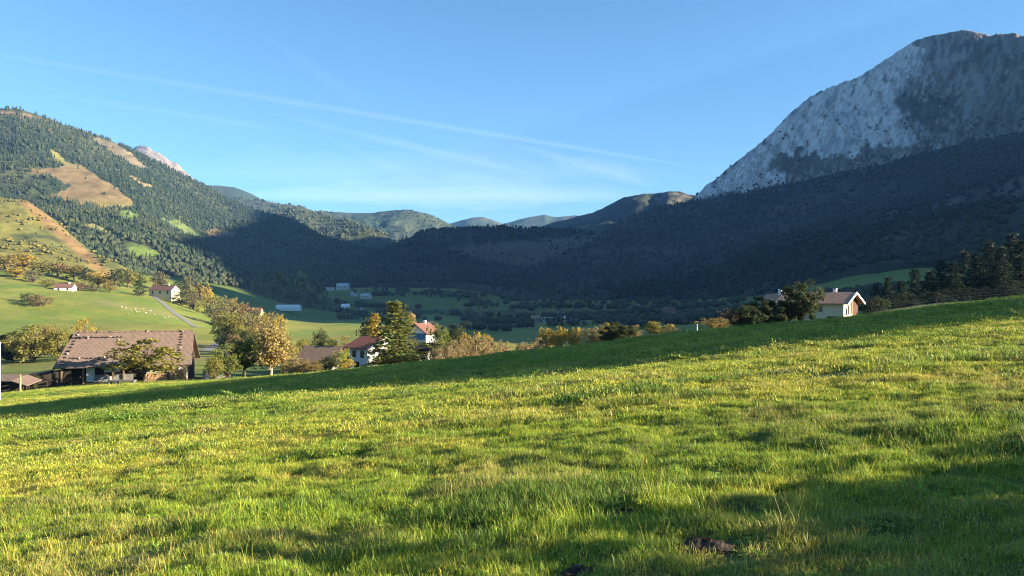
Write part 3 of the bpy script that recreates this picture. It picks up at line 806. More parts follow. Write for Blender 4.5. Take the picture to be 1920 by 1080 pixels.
# ------------------------------------------------------------------ buildings
M['tile'] = mat('brown_tiles', (0.185, 0.13, 0.10), var=0.35, scale=2.2, bump=0.03, wave=('X', 1.6, 0.35, 1.2))
M['red_tile'] = mat('red_tiles', (0.27, 0.105, 0.068), var=0.4, scale=2.0, bump=0.03, wave=('X', 1.6, 0.3, 1.2))
M['rose_tile'] = mat('rose_tiles', (0.18, 0.09, 0.068), var=0.35, scale=2.0, wave=('X', 1.6, 0.3, 1.2))
M['farm_tile'] = mat('farm_tiles', (0.42, 0.235, 0.155), var=0.35, scale=1.6, bump=0.03, wave=('X', 1.4, 0.3, 1.0))
M['dark_wood'] = mat('dark_timber', (0.045, 0.034, 0.026), var=0.4, scale=3, wave=('X', 3.0, 0.35))
M['wood'] = mat('weathered_wood', (0.17, 0.12, 0.08), var=0.4, scale=4)
M['log'] = mat('cut_logs', (0.36, 0.23, 0.13), var=0.4, scale=3)
M['white'] = mat('white_render', (0.74, 0.71, 0.66), var=0.1, scale=1.2)
M['cream'] = mat('cream_render', (0.58, 0.49, 0.32), var=0.12, scale=1.2)
M['stonew'] = mat('rubble_stone', (0.32, 0.29, 0.25), var=0.4, scale=2.5, bump=0.05)
M['grey_stone'] = mat('grey_stone', (0.17, 0.165, 0.155), var=0.35, scale=3, bump=0.04)
M['glass'] = mat('window_glass', (0.02, 0.025, 0.03), rough=0.12, spec=0.5, var=0.1)
M['frame'] = mat('brown_frame', (0.09, 0.045, 0.03), var=0.2)
M['blue'] = mat('blue_gable_shade', (0.09, 0.20, 0.30), var=0.2)
M['pale_stone'] = mat('pale_limewash', (0.50, 0.48, 0.45), var=0.25, scale=.8)
M['plastic'] = mat('greenhouse_film', (0.72, 0.78, 0.78), rough=0.4, var=0.06)
M['metal'] = mat('painted_metal', (0.42, 0.47, 0.48), rough=0.5, var=0.1)
M['stone_dark'] = mat('roof_stones', (0.035, 0.03, 0.028), var=0.5, scale=2)
M['stone_pale'] = mat('roof_stones_pale', (0.28, 0.23, 0.18), var=0.4, scale=2)

def root(name, x, y, z, yaw, label, cat, group=None):
    o = link(bpy.data.objects.new(name, None)); o.location = (x, y, z); o.rotation_euler = (0, 0, yaw); o.empty_display_size = 0.5
    return tag(o, label, cat, group)

def window(parent, x0, x1, z0, z1, y=None, xw=None, y0=0, y1=0, shutters=False):
    """a window on a wall that faces -y (y given) or +x (xw given)"""
    if xw is None:
        f = MB().box(x0 - .08, x1 + .08, y - .05, y - .003, z0 - .08, z1 + .08).build('window', M['frame'], parent)
        MB().box(x0, x1, y - .062, y - .052, z0, z1).build('pane', M['glass'], f)
    else:
        f = MB().box(xw + .003, xw + .05, y0 - .08, y1 + .08, z0 - .08, z1 + .08).build('window', M['frame'], parent)
        MB().box(xw + .052, xw + .062, y0, y1, z0, z1).build('pane', M['glass'], f)
    return f

def gable_house(r_, L, W, eave, ridge, wall_m, roof_m, over=0.6, side=0.7, th=0.18, low=2.5):
    """ridge along x, front wall at y=0, back wall at y=W; the wall reaches below the ground on the low side"""
    MB().prism([(0, -low), (W, -low), (W, eave), (W / 2, ridge - 0.05), (0, eave)], -L / 2, L / 2, 'x').build('wall', wall_m, r_)
    k = (ridge - eave) / (W / 2)
    m = MB(); X0, X1 = -L / 2 - side, L / 2 + side
    lz = eave - over * k
    t = th + 0.02
    m.slab([(X0, -over, lz + t), (X1, -over, lz + t), (X1, W / 2, ridge + t), (X0, W / 2, ridge + t)], th)
    m.slab([(X0, W / 2, ridge + t), (X1, W / 2, ridge + t), (X1, W + over, lz + t), (X0, W + over, lz + t)], th)
    return m.build('roof', roof_m, r_), k

def dup(o, parent, name=None, loc=None):
    c = o.copy(); c.parent = parent
    COL.objects.link(c)
    if loc is not None: c.location = loc
    return c

def stone_mesh(seed, m):
    bm = bmesh.new(); bmesh.ops.create_icosphere(bm, subdivisions=1, radius=0.5)
    r = np.random.default_rng(seed)
    for v in bm.verts: v.co *= r.uniform(0.75, 1.2)
    me = bpy.data.meshes.new('roof_stone'); bm.to_mesh(me); bm.free(); me.materials.append(m); return me

# --- the long barn ---
def build_barn():
    yaw = R(17); cx, cy = -65.7, 126.6
    z = g1(cx, cy) + 0.1
    b = root('barn', cx, cy, z, yaw, 'long low barn with a brown tiled roof weighed down by stones', 'barn')
    L, W, eave, ridge = 19.4, 13, 2.75, 7.7
    MB().prism([(1.6, -1.5), (W, -1.5), (W, eave), (W / 2, ridge - .05), (1.6, eave + 0.62)], -L / 2, L / 2, 'x').build('wall', M['dark_wood'], b)
    k = (ridge - eave) / (W / 2)
    m = MB(); X0, X1 = -L / 2 - .9, L / 2 + .9
    m.slab([(X0, -.6, eave - .6 * k + .2), (X1, -.6, eave - .6 * k + .2), (X1 - .4, W / 2, ridge + .2), (X0 + 1.5, W / 2, ridge + .2)], .18)
    m.slab([(X0 + 1.5, W / 2, ridge + .2), (X1 - .4, W / 2, ridge + .2), (X1, W + .6, eave - .6 * k + .2), (X0, W + .6, eave - .6 * k + .2)], .18)
    roof = m.build('roof', M['tile'], b)
    MB().tube([(X0 + 1.5, W / 2, ridge + .26), (X1 - .4, W / 2, ridge + .26)], [.16, .16], 8).build('ridge_cap', M['tile'], roof)
    st = [stone_mesh(i, M['stone_dark'] if i % 6 else M['stone_pale']) for i in range(6)]
    r = np.random.default_rng(17)
    pts = [(x + r.uniform(-.35, .35), W / 2 + .1) for x in np.linspace(X0 + 1.8, X1 - 3.2, 26)]
    pts += [(x, W / 2 - 1.15 + r.uniform(-.1, .1)) for x in np.linspace(X0 + 1.6, -1.5, 14)]
    pts += [(x, 1.15 + r.uniform(-.1, .1)) for x in np.linspace(X0 + 2.2, -2, 11)]
    pts += [(X0 + 1.2 + .17 * y, y) for y in np.linspace(0, W / 2 - .5, 10)] + [(X1 - 2.3, y) for y in np.linspace(0, W / 2 - .2, 12)]
    pts += [(x, y) for x, y in zip(r.uniform(-2, X1 - 3, 8), r.uniform(1, W / 2 - 1, 8))]
    for i, (x, y) in enumerate(pts):
        o = link(bpy.data.objects.new('roof_stone', st[i % 6]), roof)
        yy = min(y, W / 2); o.location = (x, y, eave + yy * k + .27); q = r.uniform(.36, .66); o.scale = (q * r.uniform(.9, 1.5), q, q * .7)
        o.rotation_euler = (r.uniform(0, 3), 0, r.uniform(0, 6))
    # front: posts, a white door, a white panel, stone and plank infill
    for x in (-L / 2 + .2, -6.3, -1.8, -.2, 4.3, 7.6, L / 2 - .2): MB().box(x - .12, x + .12, .25, .5, -1.2, eave - .02).build('post', M['wood'], b)
    MB().box(-L / 2, L / 2, .28, .46, eave - .02, eave + .2).build('eave_beam', M['white'], b)
    d = MB().box(-6.1, -4.85, 1.45, 1.597, -.2, 2.5).build('door', M['white'], b)
    MB().box(-5.2, -5.1, 1.40, 1.447, .9, 1.1).build('handle', M['frame'], d)
    MB().box(-3.4, -.9, 1.45, 1.597, 1.35, 2.55).build('wall_panel', M['white'], b)
    MB().box(-4.7, 1.2, .55, .75, -.6, 1.0).build('plank_screen', M['grey_stone'], b)
    MB().box(3.0, L / 2, 1.2, 1.59, -.8, 2.1).build('stone_wall', M['stonew'], b)
    lt = MB().prism([(-L / 2 - 7.4, -1.4), (-L / 2 + 1.6, -1.4), (-L / 2 + 1.6, 2.25), (-L / 2 - 1.4, 1.9), (-L / 2 - 7.4, .75)], .4, 1.4).build('lean_to', M['dark_wood'], b)
    m = MB(); m.slab([(-L / 2 - 7.8, -.2, .72), (-L / 2 - 1.3, -.2, 2.0), (-L / 2 - 1.3, 2.4, 2.1), (-L / 2 - 7.8, 2.4, .82)], .1)
    m.build('lean_to_roof', M['tile'], lt)
    return b, z
BARN, BARN_Z = build_barn()

def barn_local(x, y, z=0):
    c, s_ = math.cos(R(17)), math.sin(R(17))
    return -65.7 + x * c - y * s_, 126.6 + x * s_ + y * c

# firewood under the right half of the eave
def build_firewood():
    r = np.random.default_rng(8)
    lm = MB().tube([(0, -.45, 0), (0, .45, 0)], [1, 1], 8).mesh('log', M['log'])
    for (xa, xb, rows_, lab) in ((3.2, 6.6, 5, 'stacked firewood leaning low beside the pale post under the barn roof'), (6.9, 9.6, 7, 'taller heap of cut firewood at the right end of the barn')):
        x, y = barn_local((xa + xb) / 2, .45)
        o = root('firewood_pile', x, y, g1(x, y), R(17), lab, 'firewood', 'firewood under the barn roof')
        for j in range(rows_):
            xx = -(xb - xa) / 2 + (j % 2) * .12
            while xx < (xb - xa) / 2 - j * .06:
                q = r.uniform(.10, .17); l = link(bpy.data.objects.new('log', lm), o); l.scale = (q, r.uniform(.85, 1.1), q)
                l.location = (xx + q, r.uniform(-.08, .08), .12 + j * .235); l.rotation_euler = (0, r.uniform(0, 3), r.normal(0, .05)); xx += .3
build_firewood()

def ground_box(name, px0, px1, Y, h, depth, m, label, cat, lift=0.0, group=None, yaw=0):
    x0, x1 = (px0 - 960) / FPX * Y, (px1 - 960) / FPX * Y
    z = g1((x0 + x1) / 2, Y)
    return root(name, (x0 + x1) / 2, Y, z + lift, yaw, label, cat, group), (x1 - x0)

# grey stone bench before the barn: two posts and a slab
o, w = ground_box('stone_bench', 204, 254, 112, 1, 1, None, 'low grey stone bench with a tall left post in front of the barn', 'bench', .05)
MB().box(-w / 2 + .3, w / 2, -.35, .35, .42, .62).build('slab', M['grey_stone'], o)
MB().box(-w / 2, -w / 2 + .3, -.3, .3, -.3, 1.15).build('post', M['grey_stone'], o)
for x in (-w / 4, w / 2 - .5): MB().box(x, x + .35, -.28, .28, -.3, .417).build('support', M['grey_stone'], o)
# low pale wall with posts right of the barn
o, w = ground_box('garden_wall', 381, 432, 133, 1, 1, None, 'low pale garden wall between two square posts beside the barn', 'wall')
MB().box(-w / 2 + .35, w / 2 - .35, -.2, .2, -.8, .75).build('wall', M['white'], o)
for x in (-w / 2, w / 2 - .35): MB().box(x, x + .35, -.22, .22, -.8, 1.5).build('post', M['stonew'], o)
# open shed with a sagging roof at the left edge
o, w = ground_box('field_shed', -40, 34, 112, 1, 1, None, 'small dark open shed with a drooping tiled roof by the fence', 'shed')
for x in (-w / 2 + .2, -w / 6, w / 6, w / 2 - .3):
    for y in (0, 2.4): MB().tube([(x, y, -.5), (x, y, 2.0)], [.1, .09], 6).build('post', M['dark_wood'], o)
MB().box(-w / 2, w / 2, 2.5, 2.6, -.5, 1.8).build('back_wall', M['dark_wood'], o)
MB().slab([(-w / 2 - .4, -.6, 2.0), (w / 2 - .6, -.6, 1.95), (w / 2 - .6, 3, 2.5), (-w / 2 - .4, 3, 2.55)], .12).slab([(w / 2 - .56, -.6, 1.95), (w / 2 + 1.7, -.6, 1.25), (w / 2 + 1.7, 3, 1.7), (w / 2 - .56, 3, 2.5)], .12).build('roof', M['tile'], o)
# rail fence
def rail_fence(px0, px1, Y0, Y1, n, h, label, rails=2, name='rail_fence', m='dark_wood', post=.09, gap=True):
    x0, x1 = (px0 - 960) / FPX * Y0, (px1 - 960) / FPX * Y1
    o = root(name, x0, Y0, g1(x0, Y0), 0, label, 'fence'); z0 = g1(x0, Y0)
    P = []
    for i in range(n):
        t = i / (n - 1); x, y = x0 + (x1 - x0) * t, Y0 + (Y1 - Y0) * t; z = g1(x, y)
        P.append((x - x0, y - Y0, z - z0)); hh = h * random.uniform(.85, 1.15)
        MB().tube([(P[-1][0], P[-1][1], P[-1][2] - .4), (P[-1][0] + random.uniform(-.06, .06), P[-1][1], P[-1][2] + hh)], [post, post * .85], 6).build('post', M[m], o)
    for k in range(rails):
        q = h * (0.35 + 0.5 * k / max(1, rails - 1))
        MB().tube([(a, b, c + q) for a, b, c in P], [post * .45 if rails < 3 else .006] * n, 5).build('rail' if rails < 3 else 'wire', M[m] if rails < 3 else M['metal'], o)
    return o
rail_fence(-30, 150, 108, 124, 9, 1.3, 'dark wooden rail fence running from the shed towards the barn')
rail_fence(1655, 1935, 112, 84, 8, 1.35, 'thin wire fence on dark wooden posts along the top of the field', 3, 'wire_fence', 'dark_wood', .05)
# posts
def single_post(name, px, Y, h, rad, m, label, cat):
    x = (px - 960) / FPX * Y
    o = MB().tube([(0, 0, -.4), (0, 0, h * .96), (0, 0, h)], [rad, rad * .92, rad * .5], 10).build(name, M[m], smooth=False)
    o.location = (x, Y, g1(x, Y)); return tag(o, label, cat)
single_post('utility_pole', -1, 96, 7.6, .14, 'metal', 'pale grey pole rising at the left edge beside the shed', 'pole')
single_post('wooden_post', 38, 110, 2.6, .14, 'log', 'stout reddish wooden post standing in the dark rail fence', 'post')
single_post('gate_post', 1307, 150, 2.2, .15, 'metal', 'tall pale gate post among the bushes by the round ochre bush', 'post')
single_post('marker_stone', 1288, 150, 1.1, .22, 'white', 'short white marker stone at the bright edge of the lower field', 'post')
single_post('corner_post', 1372, 148, 1.3, .17, 'white', 'small white corner post under the dark trees near the farmhouse', 'post')

# --- farmhouse on the right ---
def build_farmhouse():
    d = Vector((.75, -.661)); yaw = math.atan2(d.y, d.x); b = Vector((-d.y, d.x))
    L, W, eave, ridge = 12.2, 8.6, 3.5, 5.3
    corner = Vector((64.4, 145.0)); c = corner - d * (L / 2)
    z = EYE + (540 - 601) / FPX * 145
    o = root('farmhouse', c.x, c.y, z, yaw, 'cream farmhouse with a low brown tiled roof and bright sunlit gable', 'house')
    roof, k = gable_house(o, L, W, eave, ridge, M['cream'], M['farm_tile'], 1.0, 1.1, .2, 3)
    # white barge boards on the sunlit gable
    X = L / 2 + 1.12
    for s_ in (0, 1):
        y0 = -1.0 if s_ == 0 else W + 1.0
        MB().add([(X, y0, eave - k + .26), (X, W / 2, ridge + .26), (X, W / 2, ridge - .12), (X, y0, eave - k - .12), (X + .08, y0, eave - k + .26), (X + .08, W / 2, ridge + .26), (X + .08, W / 2, ridge - .12), (X + .08, y0, eave - k - .12)],
                 [(0, 1, 2, 3), (7, 6, 5, 4), (0, 4, 5, 1), (3, 2, 6, 7), (1, 5, 6, 2), (0, 3, 7, 4)]) if False else None
        m = MB(); a0, a1 = (y0, eave - k), (W / 2, ridge)
        m.add([(X, a0[0], a0[1] + .28), (X, a1[0], a1[1] + .28), (X, a1[0], a1[1] - .15), (X, a0[0], a0[1] - .15), (X + .1, a0[0], a0[1] + .28), (X + .1, a1[0], a1[1] + .28), (X + .1, a1[0], a1[1] - .15), (X + .1, a0[0], a0[1] - .15)],
              [(0, 1, 2, 3), (7, 6, 5, 4), (0, 4, 5, 1), (3, 2, 6, 7), (1, 5, 6, 2), (0, 3, 7, 4)])
        m.build('barge_board', M['white'], roof)
    MB().box(2.6, 3.2, 4.6, 5.2, ridge - .9, ridge + .8).box(2.5, 3.3, 4.5, 5.3, ridge + .802, ridge + .9).build('chimney', M['white'], roof)
    # dark timber infill in the back half of the gable, brackets
    MB().prism([(W * .62, .3), (W - .05, .3), (W - .05, eave - .1), (W * .62, eave + 1.2)], L / 2 + .003, L / 2 + .08, 'x').build('timber_gable', M['frame'], o)
    for y in (W * .30, W * .5): MB().box(L / 2 + .003, L / 2 + .14, y, y + .22, 1.2, eave + .9).build('timber_post', M['dark_wood'], o)
    window(o, 0, 0, 1.1, 2.2, xw=L / 2, y0=1.2, y1=2.0)
    window(o, 1.0, 2.0, 1.7, 2.6, y=0); window(o, -2.4, -1.4, 1.7, 2.6, y=0)
    g = MB().box(3.0, 5.1, -.06, -.004, -1.2, .75).build('cellar_door', M['dark_wood'], o)
    MB().box(4.85, 4.95, -.1, -.062, -.3, -.1).build('handle', M['metal'], g)
    # the lower wing at the far end
    wg = MB().prism([(.8, -3), (W - .8, -3), (W - .8, 2.7), (W / 2, 4.9), (.8, 2.7)], -L / 2 - 4.2, -L / 2 - .01, 'x').build('wing', M['cream'], o)
    kk = 2.2 / (W / 2 - .8)
    MB().slab([(-L / 2 - 5, .1, 2.7 - .7 * kk + .2), (-L / 2 - .72, .1, 2.7 - .7 * kk + .2), (-L / 2 - .72, W / 2, 5.1), (-L / 2 - 5, W / 2, 5.1)], .18).slab([(-L / 2 - 5, W / 2, 5.1), (-L / 2 - .72, W / 2, 5.1), (-L / 2 - .72, W - .1, 2.7 - .7 * kk + .2), (-L / 2 - 5, W - .1, 2.7 - .7 * kk + .2)], .18).build('wing_roof', M['farm_tile'], wg)
    MB().box(-L / 2 - 2.3, -L / 2 - 1.7, W / 2 - .3, W / 2 + .3, 4.6, 6.1).build('wing_chimney', M['white'], wg)
build_farmhouse()

# --- red roofed house in the middle, and the white one behind the conifer ---
def build_red_house():
    d = Vector((.80, -.60)); yaw = math.atan2(d.y, d.x); b = Vector((-d.y, d.x))
    L, W, eave, ridge = 5.2, 8.4, 4.1, 5.7
    corner = Vector((-28.6, 147.5)); c = corner - d * (L / 2)
    z = EYE + (540 - 690) / FPX * 147.5
    o = root('white_house', c.x, c.y, z, yaw, 'white house with a broad red brown tiled roof left of the conifer', 'house')
    roof, k = gable_house(o, L, W, eave, ridge, M['white'], M['red_tile'], 1.1, 1.1, .2, 2.5)
    MB().box(L / 2 + 1.102, L / 2 + 1.18, -1.1, W / 2, 0, .01) if False else None
    X = L / 2 + 1.12
    m = MB(); m.add([(X, -1.1, eave - 1.1 * k + .28), (X, W / 2, ridge + .28), (X, W / 2, ridge - .1), (X, -1.1, eave - 1.1 * k - .1), (X + .08, -1.1, eave - 1.1 * k + .28), (X + .08, W / 2, ridge + .28), (X + .08, W / 2, ridge - .1), (X + .08, -1.1, eave - 1.1 * k - .1)],
                    [(0, 1, 2, 3), (7, 6, 5, 4), (0, 4, 5, 1), (3, 2, 6, 7), (1, 5, 6, 2), (0, 3, 7, 4)])
    m.build('barge_board', M['white'], roof)
    bal = MB().box(L / 2 + .004, L / 2 + .9, 3.2, W - .3, 1.75, 1.9).build('balcony', M['dark_wood'], o)
    MB().box(L / 2 + .82, L / 2 + .9, 3.2, W - .3, 1.905, 2.7).build('railing', M['dark_wood'], bal)
    window(o, 0, 0, 2.1, 3.5, xw=L / 2, y0=4.0, y1=4.9); window(o, 0, 0, 2.1, 3.5, xw=L / 2, y0=6.2, y1=7.1); window(o, 0, 0, .3, 1.3, xw=L / 2, y0=3.6, y1=4.6)
    g = MB().box(L / 2 + .004, L / 2 + .06, 6.0, 8.0, -1.2, 1.2).build('garage_door', M['dark_wood'], o)
    for x in (-1.7, .7): window(o, x, x + .9, 2.0, 3.2, y=0)
    window(o, -1.2, .2, -.2, 1.0, y=0)
build_red_house()

def build_back_house():
    d = Vector((-.50, -.866)); yaw = math.atan2(d.y, d.x)
    L, W, eave, ridge = 4.0, 5.2, 6.6, 8.3
    a = at(781, 606, 163)
    b = Vector((-d.y, d.x))                       # local +y
    fr = Vector((a[0], a[1])) - b * (W / 2) - d * (L / 2)
    z = a[2] - ridge - .2
    o = root('hillside_house', fr.x, fr.y, z, yaw, 'tall narrow house with a rose tiled roof and gable shade painted blue behind the conifer', 'house')
    roof, k = gable_house(o, L, W, eave, ridge, M['white'], M['rose_tile'], .8, .8, .18, 3)
    MB().box(-1.4, -.8, 2.2, 2.8, ridge - 1.5, ridge + .7).build('chimney', M['white'], roof)
    for y in (.5, 2.1, 3.7):
        s_ = MB().box(L / 2 + .003, L / 2 + .09, y - .1, y + 1.4, 4.9, 6.3).build('shade_panel', M['blue'], o)  # blue panels that give the gable its bluish shade as colour
    window(o, 0, 0, 2.2, 3.5, xw=L / 2, y0=1.2, y1=2.2); window(o, 0, 0, 2.2, 3.5, xw=L / 2, y0=3.4, y1=4.4)
    for x in (-1.8, .6): window(o, x, x + .9, 4.4, 5.5, y=0)
    # white cottage in front, below the conifer
    x0, x1 = (768 - 960) / FPX * 150, (803 - 960) / FPX * 150
    z = EYE + (540 - 692) / FPX * 150
    q = root('white_cottage', (x0 + x1) / 2, 150, z, R(-14), 'small white cottage under a dark overhanging roof, right of the conifer', 'house')
    w = x1 - x0
    MB().box(-w / 2, w / 2, 0, 5, -2, 3.6).build('wall', M['white'], q)
    r_ = MB().slab([(-w / 2 - .9, -1.2, 3.9), (w / 2 + .7, -1.2, 3.9), (w / 2 + .7, 2.5, 5.2), (-w / 2 - .9, 2.5, 5.2)], .22).slab([(-w / 2 - .9, 2.5, 5.2), (w / 2 + .7, 2.5, 5.2), (w / 2 + .7, 6, 3.9), (-w / 2 - .9, 6, 3.9)], .22).build('roof', M['dark_wood'], q)
    MB().box(-w / 2 - .02, w / 2 + .02, -1.0, -.9, 3.2, 3.62).build('eave_board', M['frame'], r_)
    window(q, -1.1, -.3, 1.2, 2.3, y=0); window(q, .6, 1.3, 1.2, 2.3, y=0)
    t = root('terrace_wall', (803 - 960) / FPX * 148 + .9, 148, EYE + (540 - 688) / FPX * 148, R(-10), 'little brick coloured terrace wall next to the white cottage', 'wall')
    MB().box(-.9, 1.2, 0, .4, -1.5, 1.3).build('wall', M['rose_tile'], t); MB().box(-1.0, 1.3, -.06, .46, 1.303, 1.42).build('coping', M['white'], t)
build_back_house()

def build_tile_shed():
    Y = 138; x0, x1 = (548 - 960) / FPX * Y, (628 - 960) / FPX * Y
    z = EYE + (540 - 704) / FPX * Y
    o = root('outbuilding', (x0 + x1) / 2, Y, z, R(-12), 'brown roofed outbuilding half hidden by autumn bushes', 'shed')
    gable_house(o, x1 - x0 - .8, 8, 2.0, 5.0, M['stonew'], M['tile'], .6, .4, .16, 2)
    g = MB().box(-1, .4, -.06, -.004, -.6, 1.6).build('door', M['dark_wood'], o)
    window(o, 1.6, 2.3, .6, 1.3, y=0)
build_tile_shed()

# --- houses farther off ---
def far_house(px0, px1, roof_py, base_py, Y, depth, yaw, wall_m, roof_m, label, name='distant_house', eave_f=0.55, nwin=2, chim=False, lift=None):
    x = ((px0 + px1) / 2 - 960) / FPX * Y; L = (px1 - px0) / FPX * Y * .92
    zb = EYE + (540 - base_py) / FPX * Y; h = (base_py - roof_py) / FPX * Y
    zb = min(zb, max(g1(x, Y), zb - 3)) if lift is None else zb
    o = root(name, x, Y, zb, R(yaw), label, 'house', 'far farmhouses in the valley')
    roof, k = gable_house(o, L, depth, h * eave_f, h, wall_m, roof_m, .5, .5, .2, 4)
    for i in range(nwin):
        xx = -L / 2 + L * (i + .5) / nwin
        window(o, xx - .6, xx + .6, h * eave_f * .35, h * eave_f * .8, y=0)
    if chim: MB().box(L * .2, L * .2 + .9, depth * .4, depth * .4 + .9, h * .8, h + 1.1).build('chimney', M['white'], roof)
    return o
far_house(101, 135, 532, 547, 560, 9, 10, M['white'], M['rose_tile'], 'far pink roofed house among the autumn trees at the meadow top', chim=True)
far_house(274, 326, 528, 548, 625, 11, -12, M['cream'], M['rose_tile'], 'far farmhouse with a pale rose roof and sunlit wall above the lane', nwin=3, chim=True)
far_house(466, 488, 570, 588, 560, 8, 0, M['cream'], M['rose_tile'], 'far cottage whose pale roof peeps out of the ochre trees')
far_house(600, 628, 531, 540, 1330, 10, 8, M['pale_stone'], M['stone_dark'], 'far grey house at the left end of the shaded hamlet')
far_house(629, 653, 528, 538, 1330, 12, -6, M['pale_stone'], M['metal'], 'far pale barn with a bright roof in the shaded hamlet')
far_house(662, 673, 540, 549, 1230, 9, 60, M['pale_stone'], M['stone_dark'], 'far gabled white house uphill in the shaded hamlet', eave_f=.5)
far_house(672, 694, 547, 556, 1200, 9, -24, M['pale_stone'], M['metal'], 'far low white house stepping down the lane of the hamlet')
far_house(640, 656, 570, 580, 1080, 9, 14, M['white'], M['plastic'], 'far bright white house alone on the shaded valley floor', chim=True)
far_house(666, 677, 573, 581, 1060, 8, -20, M['pale_stone'], M['stone_dark'], 'far small house right of the bright white one on the valley floor')
far_house(672, 682, 579, 586, 1020, 7, 10, M['pale_stone'], M['stone_dark'], 'far little hut below the pair of valley floor houses')
far_house(1012, 1058, 582, 598, 880, 13, -10, M['pale_stone'], M['stone_dark'], 'far large bluish farmhouse in the dark middle of the valley', nwin=4, chim=True)
far_house(996, 1012, 587, 598, 890, 9, 5, M['stonew'], M['farm_tile'], 'far brown barn joined to the left of the bluish farmhouse')
far_house(1056, 1066, 588, 597, 860, 7, -30, M['white'], M['plastic'], 'far white annexe at the right of the bluish farmhouse')
far_house(1241, 1266, 571, 587, 760, 10, -15, M['stonew'], M['rose_tile'], 'far house with a dusky rose roof below the dark slope')
def build_greenhouse():
    Y = 950; x0, x1 = (516 - 960) / FPX * Y, (562 - 960) / FPX * Y
    z = max(max(g1(q, Y - 3) for q in (x0, (x0 + x1) / 2, x1)) + .2, EYE + (540 - 593) / FPX * Y)
    o = root('greenhouse', (x0 + x1) / 2, Y, z, R(-4), 'long white plastic greenhouse on the valley floor', 'greenhouse')
    arc = [(4 * -math.cos(a) + 4, 4.6 * math.sin(a)) for a in np.linspace(0, math.pi, 13)]
    MB().prism([(0, -3)] + arc[0:] + [(8, -3)], -(x1 - x0) / 2, (x1 - x0) / 2, 'x').build('cover', M['plastic'], o)
    for i in range(8):
        x = -(x1 - x0) / 2 + (x1 - x0) * i / 7
        MB().tube([(x, p[0], p[1] + .06) for p in arc], [.08] * 13, 5).build('hoop', M['metal'], o)
build_greenhouse()

# --- lanes ---
def lane(name, pts, width, m, label):
    P = []
    for (px, Y) in pts: P.append(((px - 960) / FPX * Y, Y))
    Q = []
    for a, b in zip(P[:-1], P[1:]):
        for t in np.linspace(0, 1, 12, endpoint=False): Q.append((a[0] + (b[0] - a[0]) * t, a[1] + (b[1] - a[1]) * t))
    Q.append(P[-1]); V = []
    for i, q in enumerate(Q):
        d = Vector(Q[min(i + 1, len(Q) - 1)]) - Vector(Q[max(i - 1, 0)]); d.normalize(); n = Vector((-d.y, d.x)) * width / 2
        for s_ in (-1, -.33, .33, 1):
            x, y = q[0] + n.x * s_, q[1] + n.y * s_; V.append((x, y, g1(x, y) + .18))
    me = raw_mesh(name, np.array(V), grid_faces(len(Q), 4), m)
    return tag(link(bpy.data.objects.new(name, me)), label, kind='structure')
M['asphalt'] = mat('lane_asphalt', (0.16, 0.155, 0.15), var=0.2, scale=.5)
lane('lane', [(286, 640), (296, 600), (309, 560), (330, 520), (362, 480), (395, 450), (425, 420), (400, 300), (385, 260)], 4.0, M['asphalt'], 'narrow grey lane winding down the pasture')
lane('path', [(372, 235), (400, 240), (440, 262), (470, 300)], 3.0, M['asphalt'], 'pale track behind the barn')

